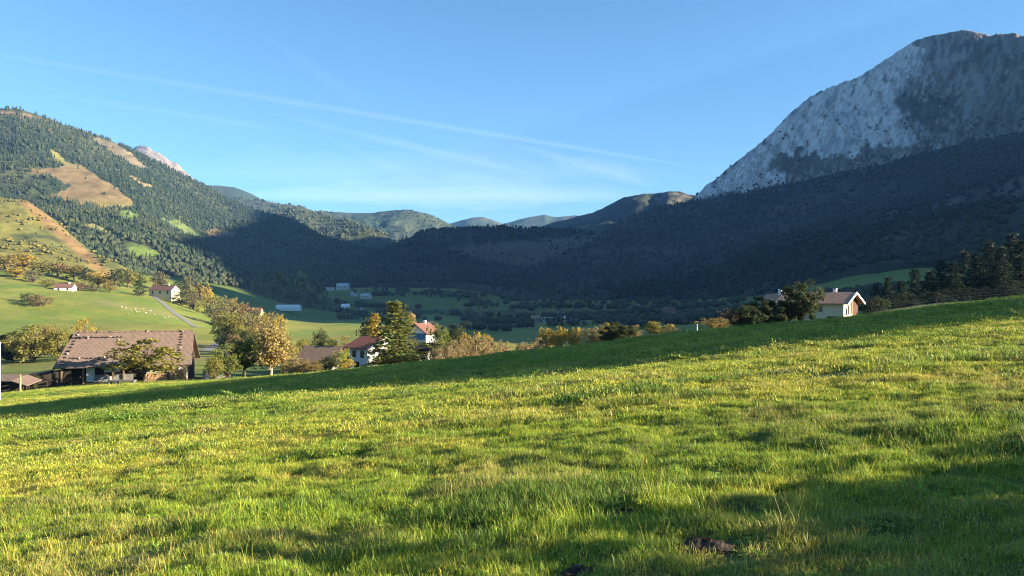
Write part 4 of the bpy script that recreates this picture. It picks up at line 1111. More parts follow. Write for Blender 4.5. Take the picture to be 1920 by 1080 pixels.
# ------------------------------------------------------------------ planting
def plant_all():
    # around the barn and houses
    plant('open/olive', 270, 634, 121, 122, 'thin leafed ochre tree standing right in front of the barn roof')
    plant('bush/green', 425, 640, 132, 66, 'dark green and yellow shrub next to the low pale garden wall')
    plant('round/green', 458, 628, 136, 62, 'taller dark green tree rising behind the shrub by the garden wall')
    plant('bush/olive', 402, 668, 128, 34, 'small olive shrub at the foot of the barn corner')
    plant('column/orange', 508, 608, 134, 58, 'tall orange brown tree with a pale trunk, brightest beside the barn yard')
    plant('bush/orange', 533, 640, 137, 50, 'orange bush at the right foot of the tall orange tree')
    plant('twiggy/thicket', 556, 668, 131, 46, 'pale twiggy bush in front of the brown roofed outbuilding')
    plant('bush/ochre', 585, 674, 130, 40, 'low ochre bush below the outbuilding roof')
    plant('bush/dark', 612, 664, 134, 38, 'dark round bush at the right end of the outbuilding')
    plant('bush/lime', 637, 654, 136, 44, 'bright yellow green bush between outbuilding and red roofed house')
    plant('bush/gold', 650, 672, 132, 30, 'golden bush close below the white house wall')
    plant('bush/olive', 600, 628, 185, 56, 'olive bush beyond the outbuilding ridge')
    plant('bush/dark', 598, 614, 230, 40, 'dark rounded bush on the green field beyond the outbuilding')
    plant('bush/ochre', 640, 626, 200, 46, 'ochre bush peeping over the left end of the red roof')
    plant('bush/olive', 562, 630, 215, 50, 'olive bush right of the tall orange tree on the field edge')
    plant('conifer/spruce', 742, 561, 143, 96, 'big sunlit spruce standing between the white houses')
    plant('conifer/gold', 703, 584, 172, 46, 'smaller yellowish conifer showing behind the red roof')
    plant('round/dark', 690, 594, 182, 34, 'dark tree behind the red roof, left of the yellowish conifer')
    plant('round/orange', 771, 582, 176, 24, 'round bright orange tree just behind the spruce')
    plant('bush/olive', 725, 664, 140, 52, 'olive bush spreading at the foot of the big spruce, left side')
    plant('bush/green', 757, 662, 140, 40, 'green bush at the foot of the big spruce, right side')
    plant('bush/green', 818, 604, 152, 52, 'leafy green tree right of the rose roofed house')
    plant('bush/dark', 818, 640, 148, 34, 'dark bush in the garden right of the white cottage')
    plant('round/dark', 853, 606, 165, 40, 'dark round tree standing behind the pale thicket')
    # pale thicket on the far edge of the field
    for i, (px, top, w) in enumerate(((826, 648, 40), (846, 634, 44), (868, 628, 46), (893, 626, 48), (917, 630, 44), (940, 636, 36))):
        plant('twiggy/thicket' if i % 3 else 'bush/thicket', px, top, 132 + 2 * i, w, ('first', 'second', 'third', 'fourth', 'fifth', 'last')[i] + ' pale brown thorn bush counted from the white cottage along the thicket', group='pale thicket on the field edge')
    for i, (px, top, w) in enumerate(((872, 621, 26), (892, 620, 26), (914, 623, 24))):
        plant('bush/gold', px, top, 158, w, 'golden bush topping the ' + ('left', 'middle', 'right')[i] + ' of the pale thicket', group='golden bushes behind the thicket')
    plant('twiggy/thicket', 984, 640, 118, 34, 'bare twiggy bush above the dark clipped hedge')
    plant('twiggy/thicket', 1008, 630, 124, 42, 'larger twiggy bush right of the dark clipped hedge')
    for i, (px, top, w, k, d) in enumerate(((1025, 616, 30, 'gold', 'leftmost of the row of golden bushes on the field edge'), (1050, 615, 30, 'gold', 'second golden bush of the row on the field edge'), (1078, 617, 28, 'gold', 'narrow third golden bush of the row on the field edge'),
                                         (1108, 614, 36, 'orange', 'orange bush in the middle of the golden row'), (1139, 608, 34, 'gold', 'tall golden bush left of the broad dark one'), (1186, 612, 32, 'ochre', 'ochre bush closing the golden row on the right'))):
        plant('bush/' + k, px, top - 5, 126 - i, w * 1.1, d, group='golden row on the field edge')
    plant('bush/dark', 1160, 604, 117, 62, 'broad bush with a dark base and gold top ending the golden row')
    plant('round/olive', 1226, 601, 126, 34, 'round olive bush beyond the sunlit strip of grass')
    plant('bush/orange', 1254, 606, 126, 28, 'little orange bush right of the round olive one')
    plant('bush/ochre', 1335, 592, 122, 56, 'wide ochre bush beside the tall pale gate post')
    plant('bush/rust', 1364, 577, 126, 50, 'brownish tree between the ochre bush and the dark trees')
    plant('bush/dark', 1400, 570, 126, 58, 'left of the two dark bushes beside the farmhouse')
    plant('bush/dark', 1438, 556, 128, 74, 'right, larger dark bush beside the farmhouse')
    plant('bush/dark', 1500, 523, 128, 70, 'tall dense dark tree hiding the middle of the farmhouse')
    plant('bush/dark', 1474, 572, 134, 44, 'dark shrub at the left foot of the tall dense tree')
    plant('bush/dark', 1652, 556, 140, 30, 'dark shrub just right of the farmhouse gable')
    # behind the barn
    plant('bush/dark', 24, 620, 205, 66, 'dark bush at the left edge behind the pale pole')
    plant('bush/olive', 62, 604, 200, 92, 'large olive bush on the bank behind the fence')
    plant('bush/ochre', 84, 602, 225, 60, 'ochre tree rising out of the large olive bush')
    plant('bush/olive', 112, 612, 200, 70, 'olive yellow bush at the left end of the barn roof')
    plant('bush/gold', 156, 594, 215, 46, 'golden bush peeping over the barn ridge')
    plant('bush/ochre', 182, 610, 205, 36, 'low ochre bush behind the barn ridge')
    plant('bush/dark', 66, 700, 116, 18, 'small dark bush beside the lean to roof')
    # dark conifers on the right slope
    for i, (px, top, Y, w) in enumerate(((1642, 530, 205, 36), (1664, 516, 230, 42), (1690, 524, 190, 44), (1716, 502, 235, 48), (1742, 506, 205, 54), (1764, 484, 240, 56), (1786, 490, 200, 58), (1808, 468, 235, 60), (1832, 472, 205, 62), (1855, 450, 240, 62),
                                        (1876, 460, 200, 64), (1896, 434, 235, 66), (1916, 448, 205, 66), (1945, 430, 225, 54), (1980, 430, 210, 54))):
        plant('conifer/fir', px, top, Y, w, ('nearest the farmhouse, dark fir' if i == 0 else '%s dark fir to the right of the farmhouse' % ('second', 'third', 'fourth', 'fifth', 'sixth', 'seventh', 'eighth', 'ninth', 'tenth', 'eleventh', 'twelfth', 'thirteenth', 'fourteenth', 'last')[i - 1]), group='dark firs above the top of the field')
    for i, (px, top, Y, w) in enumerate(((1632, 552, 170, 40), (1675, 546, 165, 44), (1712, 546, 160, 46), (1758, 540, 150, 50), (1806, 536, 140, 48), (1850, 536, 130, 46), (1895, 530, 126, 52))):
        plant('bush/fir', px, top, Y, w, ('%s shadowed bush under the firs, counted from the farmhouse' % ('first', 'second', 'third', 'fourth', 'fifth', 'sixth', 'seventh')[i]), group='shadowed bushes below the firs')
    # autumn wood above the meadow
    L = [('round/ochre', 12, 478, 640, 44, 'ochre tree at the left end of the autumn wood'), ('round/gold', 44, 474, 660, 46, 'big golden tree near the left end of the autumn wood'), ('round/olive', 78, 486, 650, 40, 'olive tree left of the pink roofed house'),
         ('column/gold', 30, 500, 610, 34, 'slim yellow tree low in the autumn wood'), ('bush/grey', 62, 506, 600, 40, 'greyish bush below the golden tree of the autumn wood'), ('round/rust', 108, 488, 660, 44, 'rusty tree straight behind the pink roofed house'),
         ('round/ochre', 138, 496, 650, 42, 'ochre tree right of the pink roofed house'), ('round/dark', 160, 500, 640, 32, 'dark green tree between two ochre ones in the autumn wood'), ('round/gold', 184, 506, 620, 36, 'golden tree above the big pasture, right of the wood'),
         ('bush/olive', 90, 522, 570, 34, 'olive bush at the left side of the pink roofed house'), ('bush/rust', 150, 528, 575, 34, 'reddish bush at the right side of the pink roofed house'), ('bush/grey', 176, 532, 580, 30, 'greyish bush on the upper rim of the pasture'),
         ('round/dark', 217, 504, 610, 38, 'tall dark tree where the autumn wood ends'), ('round/olive', 240, 502, 680, 30, 'olive tree behind the tall dark tree'), ('round/green', 262, 508, 690, 28, 'green tree above the rose roofed farmhouse'),
         ('bush/dark', 262, 534, 600, 24, 'dark bush at the left wall of the rose roofed farmhouse'), ('bush/ochre', 205, 522, 590, 26, 'ochre bush under the tall dark tree'), ('bush/rust', 75, 552, 470, 46, 'lone reddish brown bush out on the big pasture'), ('bush/dark', 52, 548, 478, 26, 'lone dark bush out on the big pasture'),
         ('round/grey', 300, 508, 720, 30, 'greyish tree behind the rose roofed farmhouse'), ('bush/dark', 335, 526, 680, 36, 'dark hedge bush right of the rose roofed farmhouse'), ('round/grey', 352, 519, 720, 24, 'grey tree past the hedge right of the rose roofed farmhouse'),
         ('round/ochre', 372, 530, 640, 34, 'ochre tree at the top of the wooded strip'), ('round/gold', 388, 532, 660, 28, 'yellow tree at the top of the wooded strip'), ('bush/dark', 340, 545, 610, 40, 'dark bush below the lane bend'), ('bush/grey', 362, 548, 600, 38, 'grey bush halfway along the wooded strip top'),
         ('bush/lime', 372, 562, 560, 16, 'single small light green tree on the lower pasture'),
         ('bush/olive', 398, 552, 590, 40, 'olive bush, upper middle of the wooded strip'), ('bush/grey', 420, 552, 600, 38, 'grey bush, upper middle of the wooded strip'), ('bush/ochre', 440, 558, 580, 42, 'ochre bush, crest of the wooded strip'), ('bush/grey', 410, 570, 520, 40, 'greyish bush above the round olive tree of the strip'),
         ('bush/rust', 458, 566, 560, 38, 'rusty bush left of the far cottage roof'), ('bush/olive', 484, 578, 520, 40, 'olive bush right of the far cottage roof'), ('bush/ochre', 506, 582, 500, 42, 'ochre bush at the right end of the wooded strip'), ('bush/gold', 524, 588, 470, 30, 'golden bush at the low right end of the wooded strip')]
    for k, px, top, Y, w, lab in L: plant(k, px, top, Y, w, lab)
    L = [('round/olive', 430, 580, 300, 58, 'round olive tree standing out in front of the wooded strip'), ('bush/dark', 415, 606, 290, 34, 'dark bush behind the round olive tree by the lane'), ('bush/grey', 462, 588, 310, 54, 'grey bush right of the round olive tree'), ('bush/ochre', 488, 590, 290, 60, 'broad ochre bush behind the tall orange tree'),
         ('bush/dark', 455, 612, 255, 40, 'dark bush under the grey one, near the lane'), ('bush/olive', 478, 618, 235, 44, 'olive bush behind the barn yard shrubs'), ('bush/ochre', 524, 612, 240, 46, 'ochre bush right behind the tall orange tree'), ('bush/rust', 440, 624, 215, 34, 'small rusty bush beside the lane end')]
    for k, px, top, Y, w, lab in L: plant(k, px, top, Y, w, lab, far=False)
    # out of the picture to the right: the trees that throw the long shadow over the field, and the one beside the camera
    for i, (x, y, h, w) in enumerate(((74, 27, 21, 11), (83, 33, 23, 12), (79, 42, 24, 12), (90, 22, 22, 12), (70, 36, 20, 11), (92, 45, 25, 13), (101, 30, 25, 13), (98, 54, 25, 13), (110, 40, 26, 14))):
        tall_tree(x, y, h, w, 'round/dark', ('%s tall dark tree of the roadside grove right of the field' % ('first', 'second', 'third', 'fourth', 'fifth', 'sixth', 'seventh', 'eighth', 'ninth')[i]), 'roadside grove')
    tall_tree(13.5, 3.1, 2.45, 4.6, 'open/olive', 'small loose leafed tree at the right of the field, close by', n=1900)
    tall_tree(15, 1.0, 2.6, 4.0, 'open/ochre', 'ochre tree behind the small loose leafed one', n=1500)

def tall_tree(x, y, h, w, kind, label, group=None, n=2600):
    sh, pal = kind.split('/'); NTREE[0] += 1
    tm, cm, w0 = crown_mesh(sh, pal, NTREE[0] % 3, n, 0.052)
    o = link(bpy.data.objects.new('broadleaf_tree', None)); link(bpy.data.objects.new('trunk', tm), o); link(bpy.data.objects.new('crown', cm), o)
    o.location = (x, y, g1(x, y) - .1); o.scale = (w / w0, w / w0, h); o.rotation_euler = (0, 0, NTREE[0] * 1.3)
    return tag(o, label, 'tree', group)
plant_all()

# clipped dark hedges at the field edge
def hedge(pts, w, h, label):
    r = np.random.default_rng(int(pts[0][0])); P = []
    Q = [((px - 960) / FPX * Y, Y) for px, Y in pts]
    for a, b in zip(Q[:-1], Q[1:]):
        n = int(520 * math.dist(a, b) / 6); t = r.uniform(0, 1, n)
        x = a[0] + (b[0] - a[0]) * t; y = a[1] + (b[1] - a[1]) * t + r.uniform(-w / 2, w / 2, n)
        P.append(np.stack([x, y, G(x, y) + h * r.uniform(0, 1, n) ** .6], -1))
    P = np.concatenate(P); c = mixc(np.array(PAL['dark'][0]), np.array(PAL['dark'][1]), r.uniform(0, 1, len(P)))
    V, F, C = leaf_cards(P, .34, c, r)
    return tag(link(bpy.data.objects.new('hedge', raw_mesh('hedge', V, F, M['leaves'], C))), label, 'hedge')
hedge([(944, 104), (962, 107), (1000, 109)], 1.6, 1.0, 'dark low clipped hedge at the right end of the pale thicket')
hedge([(1176, 112), (1230, 116), (1284, 122)], 1.2, .8, 'long low dark hedge under the round olive bush')
hedge([(1005, 116), (1050, 118), (1100, 116)], 1.2, .7, 'low dark hedge under the golden row')

# trees and hedgerows down in the shaded valley: too many and too far to tell apart
def build_hedgerows():
    r = np.random.default_rng(44); P = []
    def row(px0, Y0, px1, Y1, n, sp=14):
        t = r.uniform(0, 1, n); px = px0 + (px1 - px0) * t; Y = Y0 + (Y1 - Y0) * t
        P.append(np.stack([(px - 960) / FPX * Y + r.normal(0, sp * .25, n), Y + r.normal(0, sp * .5, n)], -1))
    for q in ((560, 1150, 720, 1100, 40), (690, 1240, 860, 1260, 40), (720, 900, 800, 1060, 30), (700, 1010, 770, 1100, 40, 40), (820, 1050, 1010, 1000, 46), (880, 880, 1100, 860, 46), (960, 760, 1180, 780, 44), (1060, 980, 1260, 960, 60), (1100, 860, 1330, 840, 70, 30),
              (1180, 700, 1330, 740, 44), (1270, 640, 1420, 620, 50), (1300, 820, 1480, 760, 60, 30), (1380, 620, 1500, 600, 40, 30), (1480, 720, 1660, 600, 60, 30), (1580, 560, 1700, 440, 60, 30), (800, 720, 960, 700, 26), (860, 1150, 1100, 1120, 60, 40), (1120, 1080, 1400, 940, 90, 40), (600, 1040, 690, 1000, 24), (700, 1300, 1000, 1230, 80, 50), (1000, 1180, 1300, 1120, 80, 50), (640, 960, 900, 940, 34), (900, 940, 1160, 930, 50), (1160, 640, 1320, 690, 40, 30), (1340, 700, 1520, 660, 60, 40)): row(*q)
    P = np.concatenate(P); x, y = P.T
    z = G(x, y) - .3
    H = r.uniform(4, 10, len(P)); n = r.uniform(0, 1, len(P))
    mass('valley_hedgerows', np.stack([x, y, z], -1), H, H * r.uniform(.7, 2.2, len(P)), mixc(np.array((0.022, 0.032, 0.016)), np.array((0.06, 0.055, 0.028)), n), PUFFS + CONES[:2], 'dark hedgerows and tree clumps dividing the shaded valley fields', 'hedgerow', r=r)
build_hedgerows()

# sheep on the big pasture
def build_sheep():
    M['wool'] = mat('wool', (0.48, 0.44, 0.35), var=0.15, scale=9, bump=.02)
    M['face'] = mat('sheep_face', (0.30, 0.25, 0.20), var=0.15)
    bm = bmesh.new()
    vs = [(-.5, 0, .62), (-.25, 0, .66), (.1, 0, .64), (.4, 0, .68), (.58, 0, .84), (.72, 0, .9), (.88, 0, .80)]
    rad = [.2, .3, .31, .26, .15, .12, .07]
    m = MB(); m.tube(vs, rad, 10)
    body = m.mesh('body', M['wool'], True)
    legs = MB()
    for x in (-.34, .34):
        for y in (-.14, .14): legs.tube([(x, y, .5), (x + .02, y, .25), (x, y, 0)], [.075, .045, .04], 6)
    lm = legs.mesh('legs', M['face'])
    nv = len(body.vertices)
    V = [v.co[:] for v in body.vertices] + [v.co[:] for v in lm.vertices]; F = [tuple(p.vertices) for p in body.polygons] + [tuple(i + nv for i in p.vertices) for p in lm.polygons]
    me = bpy.data.meshes.new('sheep'); me.from_pydata(V, [], F); me.materials.append(M['wool']); me.materials.append(M['face'])
    me.polygons.foreach_set('material_index', [0] * len(body.polygons) + [1] * len(lm.polygons)); me.update()
    r = np.random.default_rng(12)
    S = [(236, 579), (246, 583), (254, 581), (257, 586), (262, 585), (269, 580), (274, 588), (282, 584), (240, 590), (303, 594), (309, 597), (316, 595), (228, 577), (290, 591)]
    for px, py in S:
        # where the sight line meets the pasture
        lo, hi = 300.0, 620.0
        for _ in range(40):
            mid = (lo + hi) / 2; x, _y, z = at(px, py, mid)
            if z > g1(x, mid): lo = mid
            else: hi = mid
        x = (px - 960) / FPX * lo
        o = link(bpy.data.objects.new('sheep', me)); o.location = (x, lo, g1(x, lo) - .02); o.rotation_euler = (0, 0, r.uniform(0, 6.28)); o.scale = (.85,) * 3
        tag(o, 'one of the small pale sheep grazing on the big sunlit pasture', 'sheep', 'sheep on the big pasture')
build_sheep()

# ------------------------------------------------------------------ grass of the near field
def grass_material():
    m = bpy.data.materials.new('grass_blades'); m.use_nodes = True
    t = m.node_tree; N = t.nodes; L = t.links
    b = N['Principled BSDF']; b.inputs['Roughness'].default_value = 0.55; b.inputs['Specular IOR Level'].default_value = 0.25
    a = N.new('ShaderNodeAttribute'); a.attribute_type = 'INSTANCER'; a.attribute_name = 'tint'
    v = N.new('ShaderNodeAttribute'); v.attribute_type = 'GEOMETRY'; v.attribute_name = 'tint'
    mul = N.new('ShaderNodeVectorMath'); mul.operation = 'MULTIPLY'
    L.new(a.outputs['Color'], mul.inputs[0]); L.new(v.outputs['Color'], mul.inputs[1])
    L.new(mul.outputs[0], b.inputs['Base Color'])
    tr = N.new('ShaderNodeBsdfTranslucent'); L.new(mul.outputs[0], tr.inputs['Color'])
    mx = N.new('ShaderNodeMixShader'); mx.inputs[0].default_value = 0.33
    L.new(b.outputs[0], mx.inputs[1]); L.new(tr.outputs[0], mx.inputs[2])
    L.new(mx.outputs[0], N['Material Output'].inputs['Surface'])
    return m
M['grass'] = grass_material()

def blades(n, rad, h0, h1, w0, w1, lean, seed, straw=0.09, curl=1.0):
    """n bent tapering blades in one clump"""
    r = np.random.default_rng(seed)
    V = []; F = []; C = []
    for i in range(n):
        a = r.uniform(0, 6.283); q = rad * math.sqrt(r.uniform())
        p = np.array((q * math.cos(a), q * math.sin(a), -0.01))
        h = r.uniform(h0, h1); w = r.uniform(w0, w1)
        az = r.uniform(0, 6.283); d = np.array((math.cos(az), math.sin(az), 0)); side = np.array((-d[1], d[0], 0))
        ln = abs(r.normal(0, lean)) + 0.08
        base = len(V)
        th = ln * 0.5
        for k, (f, ww) in enumerate(((0, 1), (0.4, 0.85), (0.75, 0.55))):
            V += [p - side * w * ww / 2, p + side * w * ww / 2]
            step = h * 0.36
            p = p + d * step * math.sin(th) + np.array((0, 0, 1)) * step * math.cos(th)
            th = min(th + ln * curl * 0.8, 1.75)
        V.append(p)
        F += [(base, base + 1, base + 3), (base, base + 3, base + 2), (base + 2, base + 3, base + 5), (base + 2, base + 5, base + 4), (base + 4, base + 5, base + 6)]
        c = np.array((1, 1, 1)) * r.uniform(0.55, 1.45) * np.array((r.uniform(0.85, 1.2), 1, r.uniform(0.7, 1.2)))
        if r.uniform() < straw: c = np.array((2.6, 1.75, 2.6)) * r.uniform(0.6, 1.1)
        C += [c] * 7
    return np.array(V), np.array(F), np.array(C)

def leafy(n, rad, h, seed):
    """low broad weed leaves, as of dock and clover"""
    r = np.random.default_rng(seed)
    V = []; F = []; C = []
    for i in range(n):
        az = r.uniform(0, 6.283); d = np.array((math.cos(az), math.sin(az), 0)); sd = np.array((-d[1], d[0], 0))
        p = d * rad * r.uniform(0, 0.6); l = r.uniform(0.5, 1.2) * rad; w = l * 0.4; b = len(V)
        up = np.array((0, 0, h)) * r.uniform(0.4, 1.2)
        V += [p, p + d * l * .5 + sd * w / 2 + up * .8, p + d * l * .5 - sd * w / 2 + up * .7, p + d * l + up * 0.6]
        F += [(b, b + 1, b + 2), (b + 1, b + 3, b + 2)]
        C += [np.array((0.8, 1, 0.8)) * r.uniform(0.7, 1.2)] * 4
    return np.array(V), np.array(F), np.array(C)

GRASS = bpy.data.collections.new('grass_clumps')
def clump(name, vfc):
    o = bpy.data.objects.new(name, raw_mesh(name, vfc[0], vfc[1], M['grass'], vfc[2]))
    GRASS.objects.link(o)
k = 0
for j in range(5): clump('clump_%02d' % k, blades(64, 0.13, 0.03, 0.09, 0.0030, 0.0055, 1.35, 200 + j)); k += 1         # 0-4 short turf
for j in range(3): clump('clump_%02d' % k, blades(74, 0.12, 0.045, 0.12, 0.0035, 0.0065, 1.2, 220 + j, 0.08)); k += 1     # 5-7 tussock
for j in range(2): clump('clump_%02d' % k, blades(7, 0.08, 0.14, 0.34, 0.0020, 0.0032, 0.45, 230 + j, 0.9, 0.5)); k += 1   # 8-9 seed stalks
for j in range(2): clump('clump_%02d' % k, leafy(16, 0.07, 0.045, 240 + j)); k += 1                                   # 10-11 weeds
for j in range(4): clump('clump_%02d' % k, blades(120, 0.34, 0.035, 0.095, 0.009, 0.017, 1.2, 250 + j, 0.06)); k += 1          # 12-15 turf farther off
for j in range(3): clump('clump_%02d' % k, blades(170, 0.75, 0.03, 0.09, 0.020, 0.038, 1.1, 260 + j, 0.05)); k += 1        # 16-18 turf at the crest

def instancer(name, P, rot, scl, idx, tint, label, cat):
    me = bpy.data.meshes.new(name)
    me.vertices.add(len(P)); me.vertices.foreach_set('co', np.ascontiguousarray(P, np.float32).ravel())
    for nm, ty, arr, f in (('rotation_xyz', 'FLOAT_VECTOR', rot, 'vector'), ('size', 'FLOAT', scl, 'value'), ('pick', 'INT', idx, 'value')):
        at_ = me.attributes.new(nm, ty, 'POINT'); at_.data.foreach_set(f, np.ascontiguousarray(arr, np.int32 if ty == 'INT' else np.float32).ravel())
    ca = me.attributes.new('tint', 'FLOAT_COLOR', 'POINT')
    c4 = np.ones((len(P), 4), np.float32); c4[:, :3] = tint; ca.data.foreach_set('color', c4.ravel())
    me.update()
    o = link(bpy.data.objects.new(name, me))
    g = bpy.data.node_groups.new(name + '_scatter', 'GeometryNodeTree')
    g.interface.new_socket('Geometry', in_out='INPUT', socket_type='NodeSocketGeometry')
    g.interface.new_socket('Geometry', in_out='OUTPUT', socket_type='NodeSocketGeometry')
    N = g.nodes; L = g.links
    gi = N.new('NodeGroupInput'); go = N.new('NodeGroupOutput')
    ip = N.new('GeometryNodeInstanceOnPoints')
    ci = N.new('GeometryNodeCollectionInfo'); ci.inputs['Collection'].default_value = GRASS
    ci.inputs['Separate Children'].default_value = True; ci.inputs['Reset Children'].default_value = True
    def na(nm, ty):
        n = N.new('GeometryNodeInputNamedAttribute'); n.data_type = ty; n.inputs['Name'].default_value = nm
        return n.outputs['Attribute']
    L.new(gi.outputs[0], ip.inputs['Points']); L.new(ci.outputs[0], ip.inputs['Instance'])
    ip.inputs['Pick Instance'].default_value = True
    L.new(na('pick', 'INT'), ip.inputs['Instance Index'])
    L.new(na('rotation_xyz', 'FLOAT_VECTOR'), ip.inputs['Rotation'])
    L.new(na('size', 'FLOAT'), ip.inputs['Scale'])
    L.new(ip.outputs[0], go.inputs[0])
    md = o.modifiers.new('scatter', 'NODES'); md.node_group = g
    return tag(o, label, cat, kind='stuff')

MOLE = [(1165, 964, 0.19), (820, 1020, 0.17), (1318, 1037, 0.20), (1112, 1000, 0.13), (1080, 1077, 0.15), (1400, 950, 0.16), (250, 1070, 0.3), (1590, 712, 0.9), (1040, 742, 0.7)]
def plane_hit(px, py):
    """where a sight line meets the near field"""
    u = (px - 960) / FPX; v = (540 - py) / FPX
    Y = EYE / (PLX * u + PLY - v)
    return u * Y, Y
MOLES = [(*plane_hit(px, py), r) for px, py, r in MOLE]

def build_grass():
    r = np.random.default_rng(77)
    PX = []; T = []
    def ring(y0, y1, dens, pad, base, lo=-1e9, hi=1e9):
        """random spots of the field between two distances, inside a little more than the view"""
        A = 0; n = int(dens * (y1 - y0) * (0.72 * (y0 + y1) + 2 * pad))
        y = np.sqrt(r.uniform(y0 ** 2, y1 ** 2, n)) if y0 > 0 else r.uniform(y0, y1, n)
        x = r.uniform(-1, 1, n) * (0.72 * np.maximum(y, 0) + pad)
        k = (x > lo) & (x < hi)
        PX.append(np.stack([x[k], y[k]], -1)); T.append(np.full(k.sum(), base))
    ring(-4, 4, 110, 6.0, 0); ring(4, 8, 340, 3.5, 0); ring(8, 15, 240, 3.5, 0)
    ring(12, 32, 36, 5, 12); ring(27, 72, 6.5, 8, 16); ring(72, 116, 3.0, 3, 16, -110, 5)
    P = np.concatenate(PX); T = np.concatenate(T); x, y = P.T
    n = fbm(x * 0.35, y * 0.6, 301, 4); n2 = fbm(x * 1.3, y * 1.7, 302, 3); n3 = fbm(x * 0.07, y * 0.12, 303, 3)
    u = r.uniform(0, 1, len(x))
    idx = np.where(T == 0, r.integers(0, 5, len(x)), np.where(T == 12, r.integers(12, 16, len(x)), r.integers(16, 19, len(x))))
    tall = sstep(0.10, 0.65, n + 0.35 * n2 + 0.25 * n3)
    tus = (T == 0) & (u < 0.10 + 0.5 * tall); idx = np.where(tus, r.integers(5, 8, len(x)), idx)
    u2 = r.uniform(0, 1, len(x))
    idx = np.where((T == 0) & (u2 < 0.012), r.integers(8, 10, len(x)), idx)
    idx = np.where((T == 0) & (u2 > 0.95), r.integers(10, 12, len(x)), idx)
    size = r.uniform(0.75, 1.25, len(x)) * (0.8 + 0.55 * tall)
    bare = np.zeros(len(x))
    for mx, my, mr in MOLES: bare = np.maximum(bare, 1 - sstep(0.6, 1.1, np.hypot(x - mx, (y - my) * 0.8) / mr))
    gap = sstep(0.25, 0.6, fbm(x * 1.9, y * 2.6, 305, 3))
    keep = (u > bare * 0.88) & (r.uniform(0, 1, len(x)) > 0.45 * gap)
    c = mixc(np.array((0.205, 0.295, 0.030)), np.array((0.41, 0.41, 0.055)), sstep(-0.5, 0.6, n3 + 0.5 * n2 + np.where(T == 16, 0.12, 0.35) * r.normal(size=len(x))))
    c = np.where((T == 0)[:, None], c * 1.12, c * np.array((0.90, 0.97, 1.0)))
    c = mixc(c, np.array((0.10, 0.19, 0.03)), 0.85 * tall * sstep(-0.2, 0.4, n2))
    dry = sstep(0.25, 0.75, fbm(x * 0.5, y * 0.75, 304, 4) + 0.25 * r.normal(size=len(x)))
    c = mixc(c, np.array((0.40, 0.32, 0.12)), 0.38 * dry)
    c = c * r.uniform(0.8, 1.2, len(x))[:, None]
    z = G(x, y) + micro(x, y)
    rot = np.stack([r.normal(0, 0.12, len(x)), r.normal(0, 0.12, len(x)), r.uniform(0, 6.283, len(x))], -1)
    instancer('meadow_grass', np.stack([x, y, z], -1)[keep], rot[keep], size[keep], idx[keep], c[keep], 'yellow green meadow grass with dry tufts on the sloping field', 'grass')
build_grass()

# molehills in the near field
def build_molehills():
    M['soil'] = mat('dark_soil', (0.062, 0.046, 0.035), var=0.6, scale=22, bump=0.03, bscale=45)
    LAB = ('dark molehill near the middle bottom of the field, largest of the near ones', 'dark molehill left of the others in the grass', 'dark molehill at the right, furthest down the shaded corner', 'small molehill just left below the largest one', 'molehill cut by the lower rim of the photo')
    for i, (x, y, r0) in enumerate(MOLES[:5]):
        r = np.random.default_rng(500 + i); n, k = 26, 9; V = []
        for a in range(k):
            for b in range(n):
                t = a / (k - 1); an = 6.283 * b / n; rr = r0 * t * (1 + .22 * math.sin(an * 2 + i) + .1 * math.sin(an * 5))
                xx, yy = x + rr * math.cos(an) * 1.15, y + rr * math.sin(an) * 0.9
                h = .27 * r0 * math.cos(min(1, t) * math.pi / 2) ** 1.3 + r.normal(0, .013) * (t < .97) + .02 * float(fbm(np.array([xx * 9]), np.array([yy * 9]), 510, 3)[0])
                V.append((xx - x, yy - y, float(G(np.array([xx]), np.array([yy]))[0] + micro(np.array([xx]), np.array([yy]))[0]) - g1(x, y) + h - (.06 if t > .98 else 0)))
        F = [(a * n + b, a * n + (b + 1) % n, (a + 1) * n + (b + 1) % n, (a + 1) * n + b) for a in range(k - 1) for b in range(n)]
        me = raw_mesh('molehill', np.array(V), np.array(F), M['soil'], None, True)
        o = link(bpy.data.objects.new('molehill', me)); o.location = (x, y, g1(x, y)); tag(o, LAB[i], 'molehill')
build_molehills()

# wooded knoll on the valley floor, its crest just in the sun
loft('knoll', [
    [(-2600, 900, 1040), (380, 640, 1040), (420, 580, 1040), (480, 572, 1040), (560, 574, 1040), (600, 582, 1040), (650, 610, 1040), (700, 650, 1040), (4600, 900, 1040)],
    [(-2600, 920, 1100), (380, 640, 1100), (415, 580, 1100), (440, 556, 1100), (470, 538, 1100), (500, 528, 1100), (540, 520, 1100), (572, 523, 1100), (600, 541, 1100), (630, 570, 1100), (680, 640, 1100), (4600, 920, 1100)]],
    [30], 3, .02, 611, M['terrain'], col_plain_wood((0.04, 0.05, 0.02), (0.06, 0.07, 0.025), 612), 'low wooded knoll', back=(1.12, -60), skirt=30)
def build_knoll_wood():
    P, px, py, r = spots_on('knoll', 1 / 42.0, lambda a, b, p: ((a > 405) & (a < 622) & (b < 578)) * 1.0, 613, cap=2200)
    H = r.uniform(9, 15, len(P)); n = r.uniform(0, 1, len(P))
    mass('knoll_wood', P, H, H * r.uniform(.6, .9, len(P)), mixc(np.array((0.035, 0.05, 0.018)), np.array((0.13, 0.14, 0.035)), n ** 2), CONES + PUFFS[:1], 'small dark wood on the knoll with its treetops catching the sun', r=r)
build_knoll_wood()

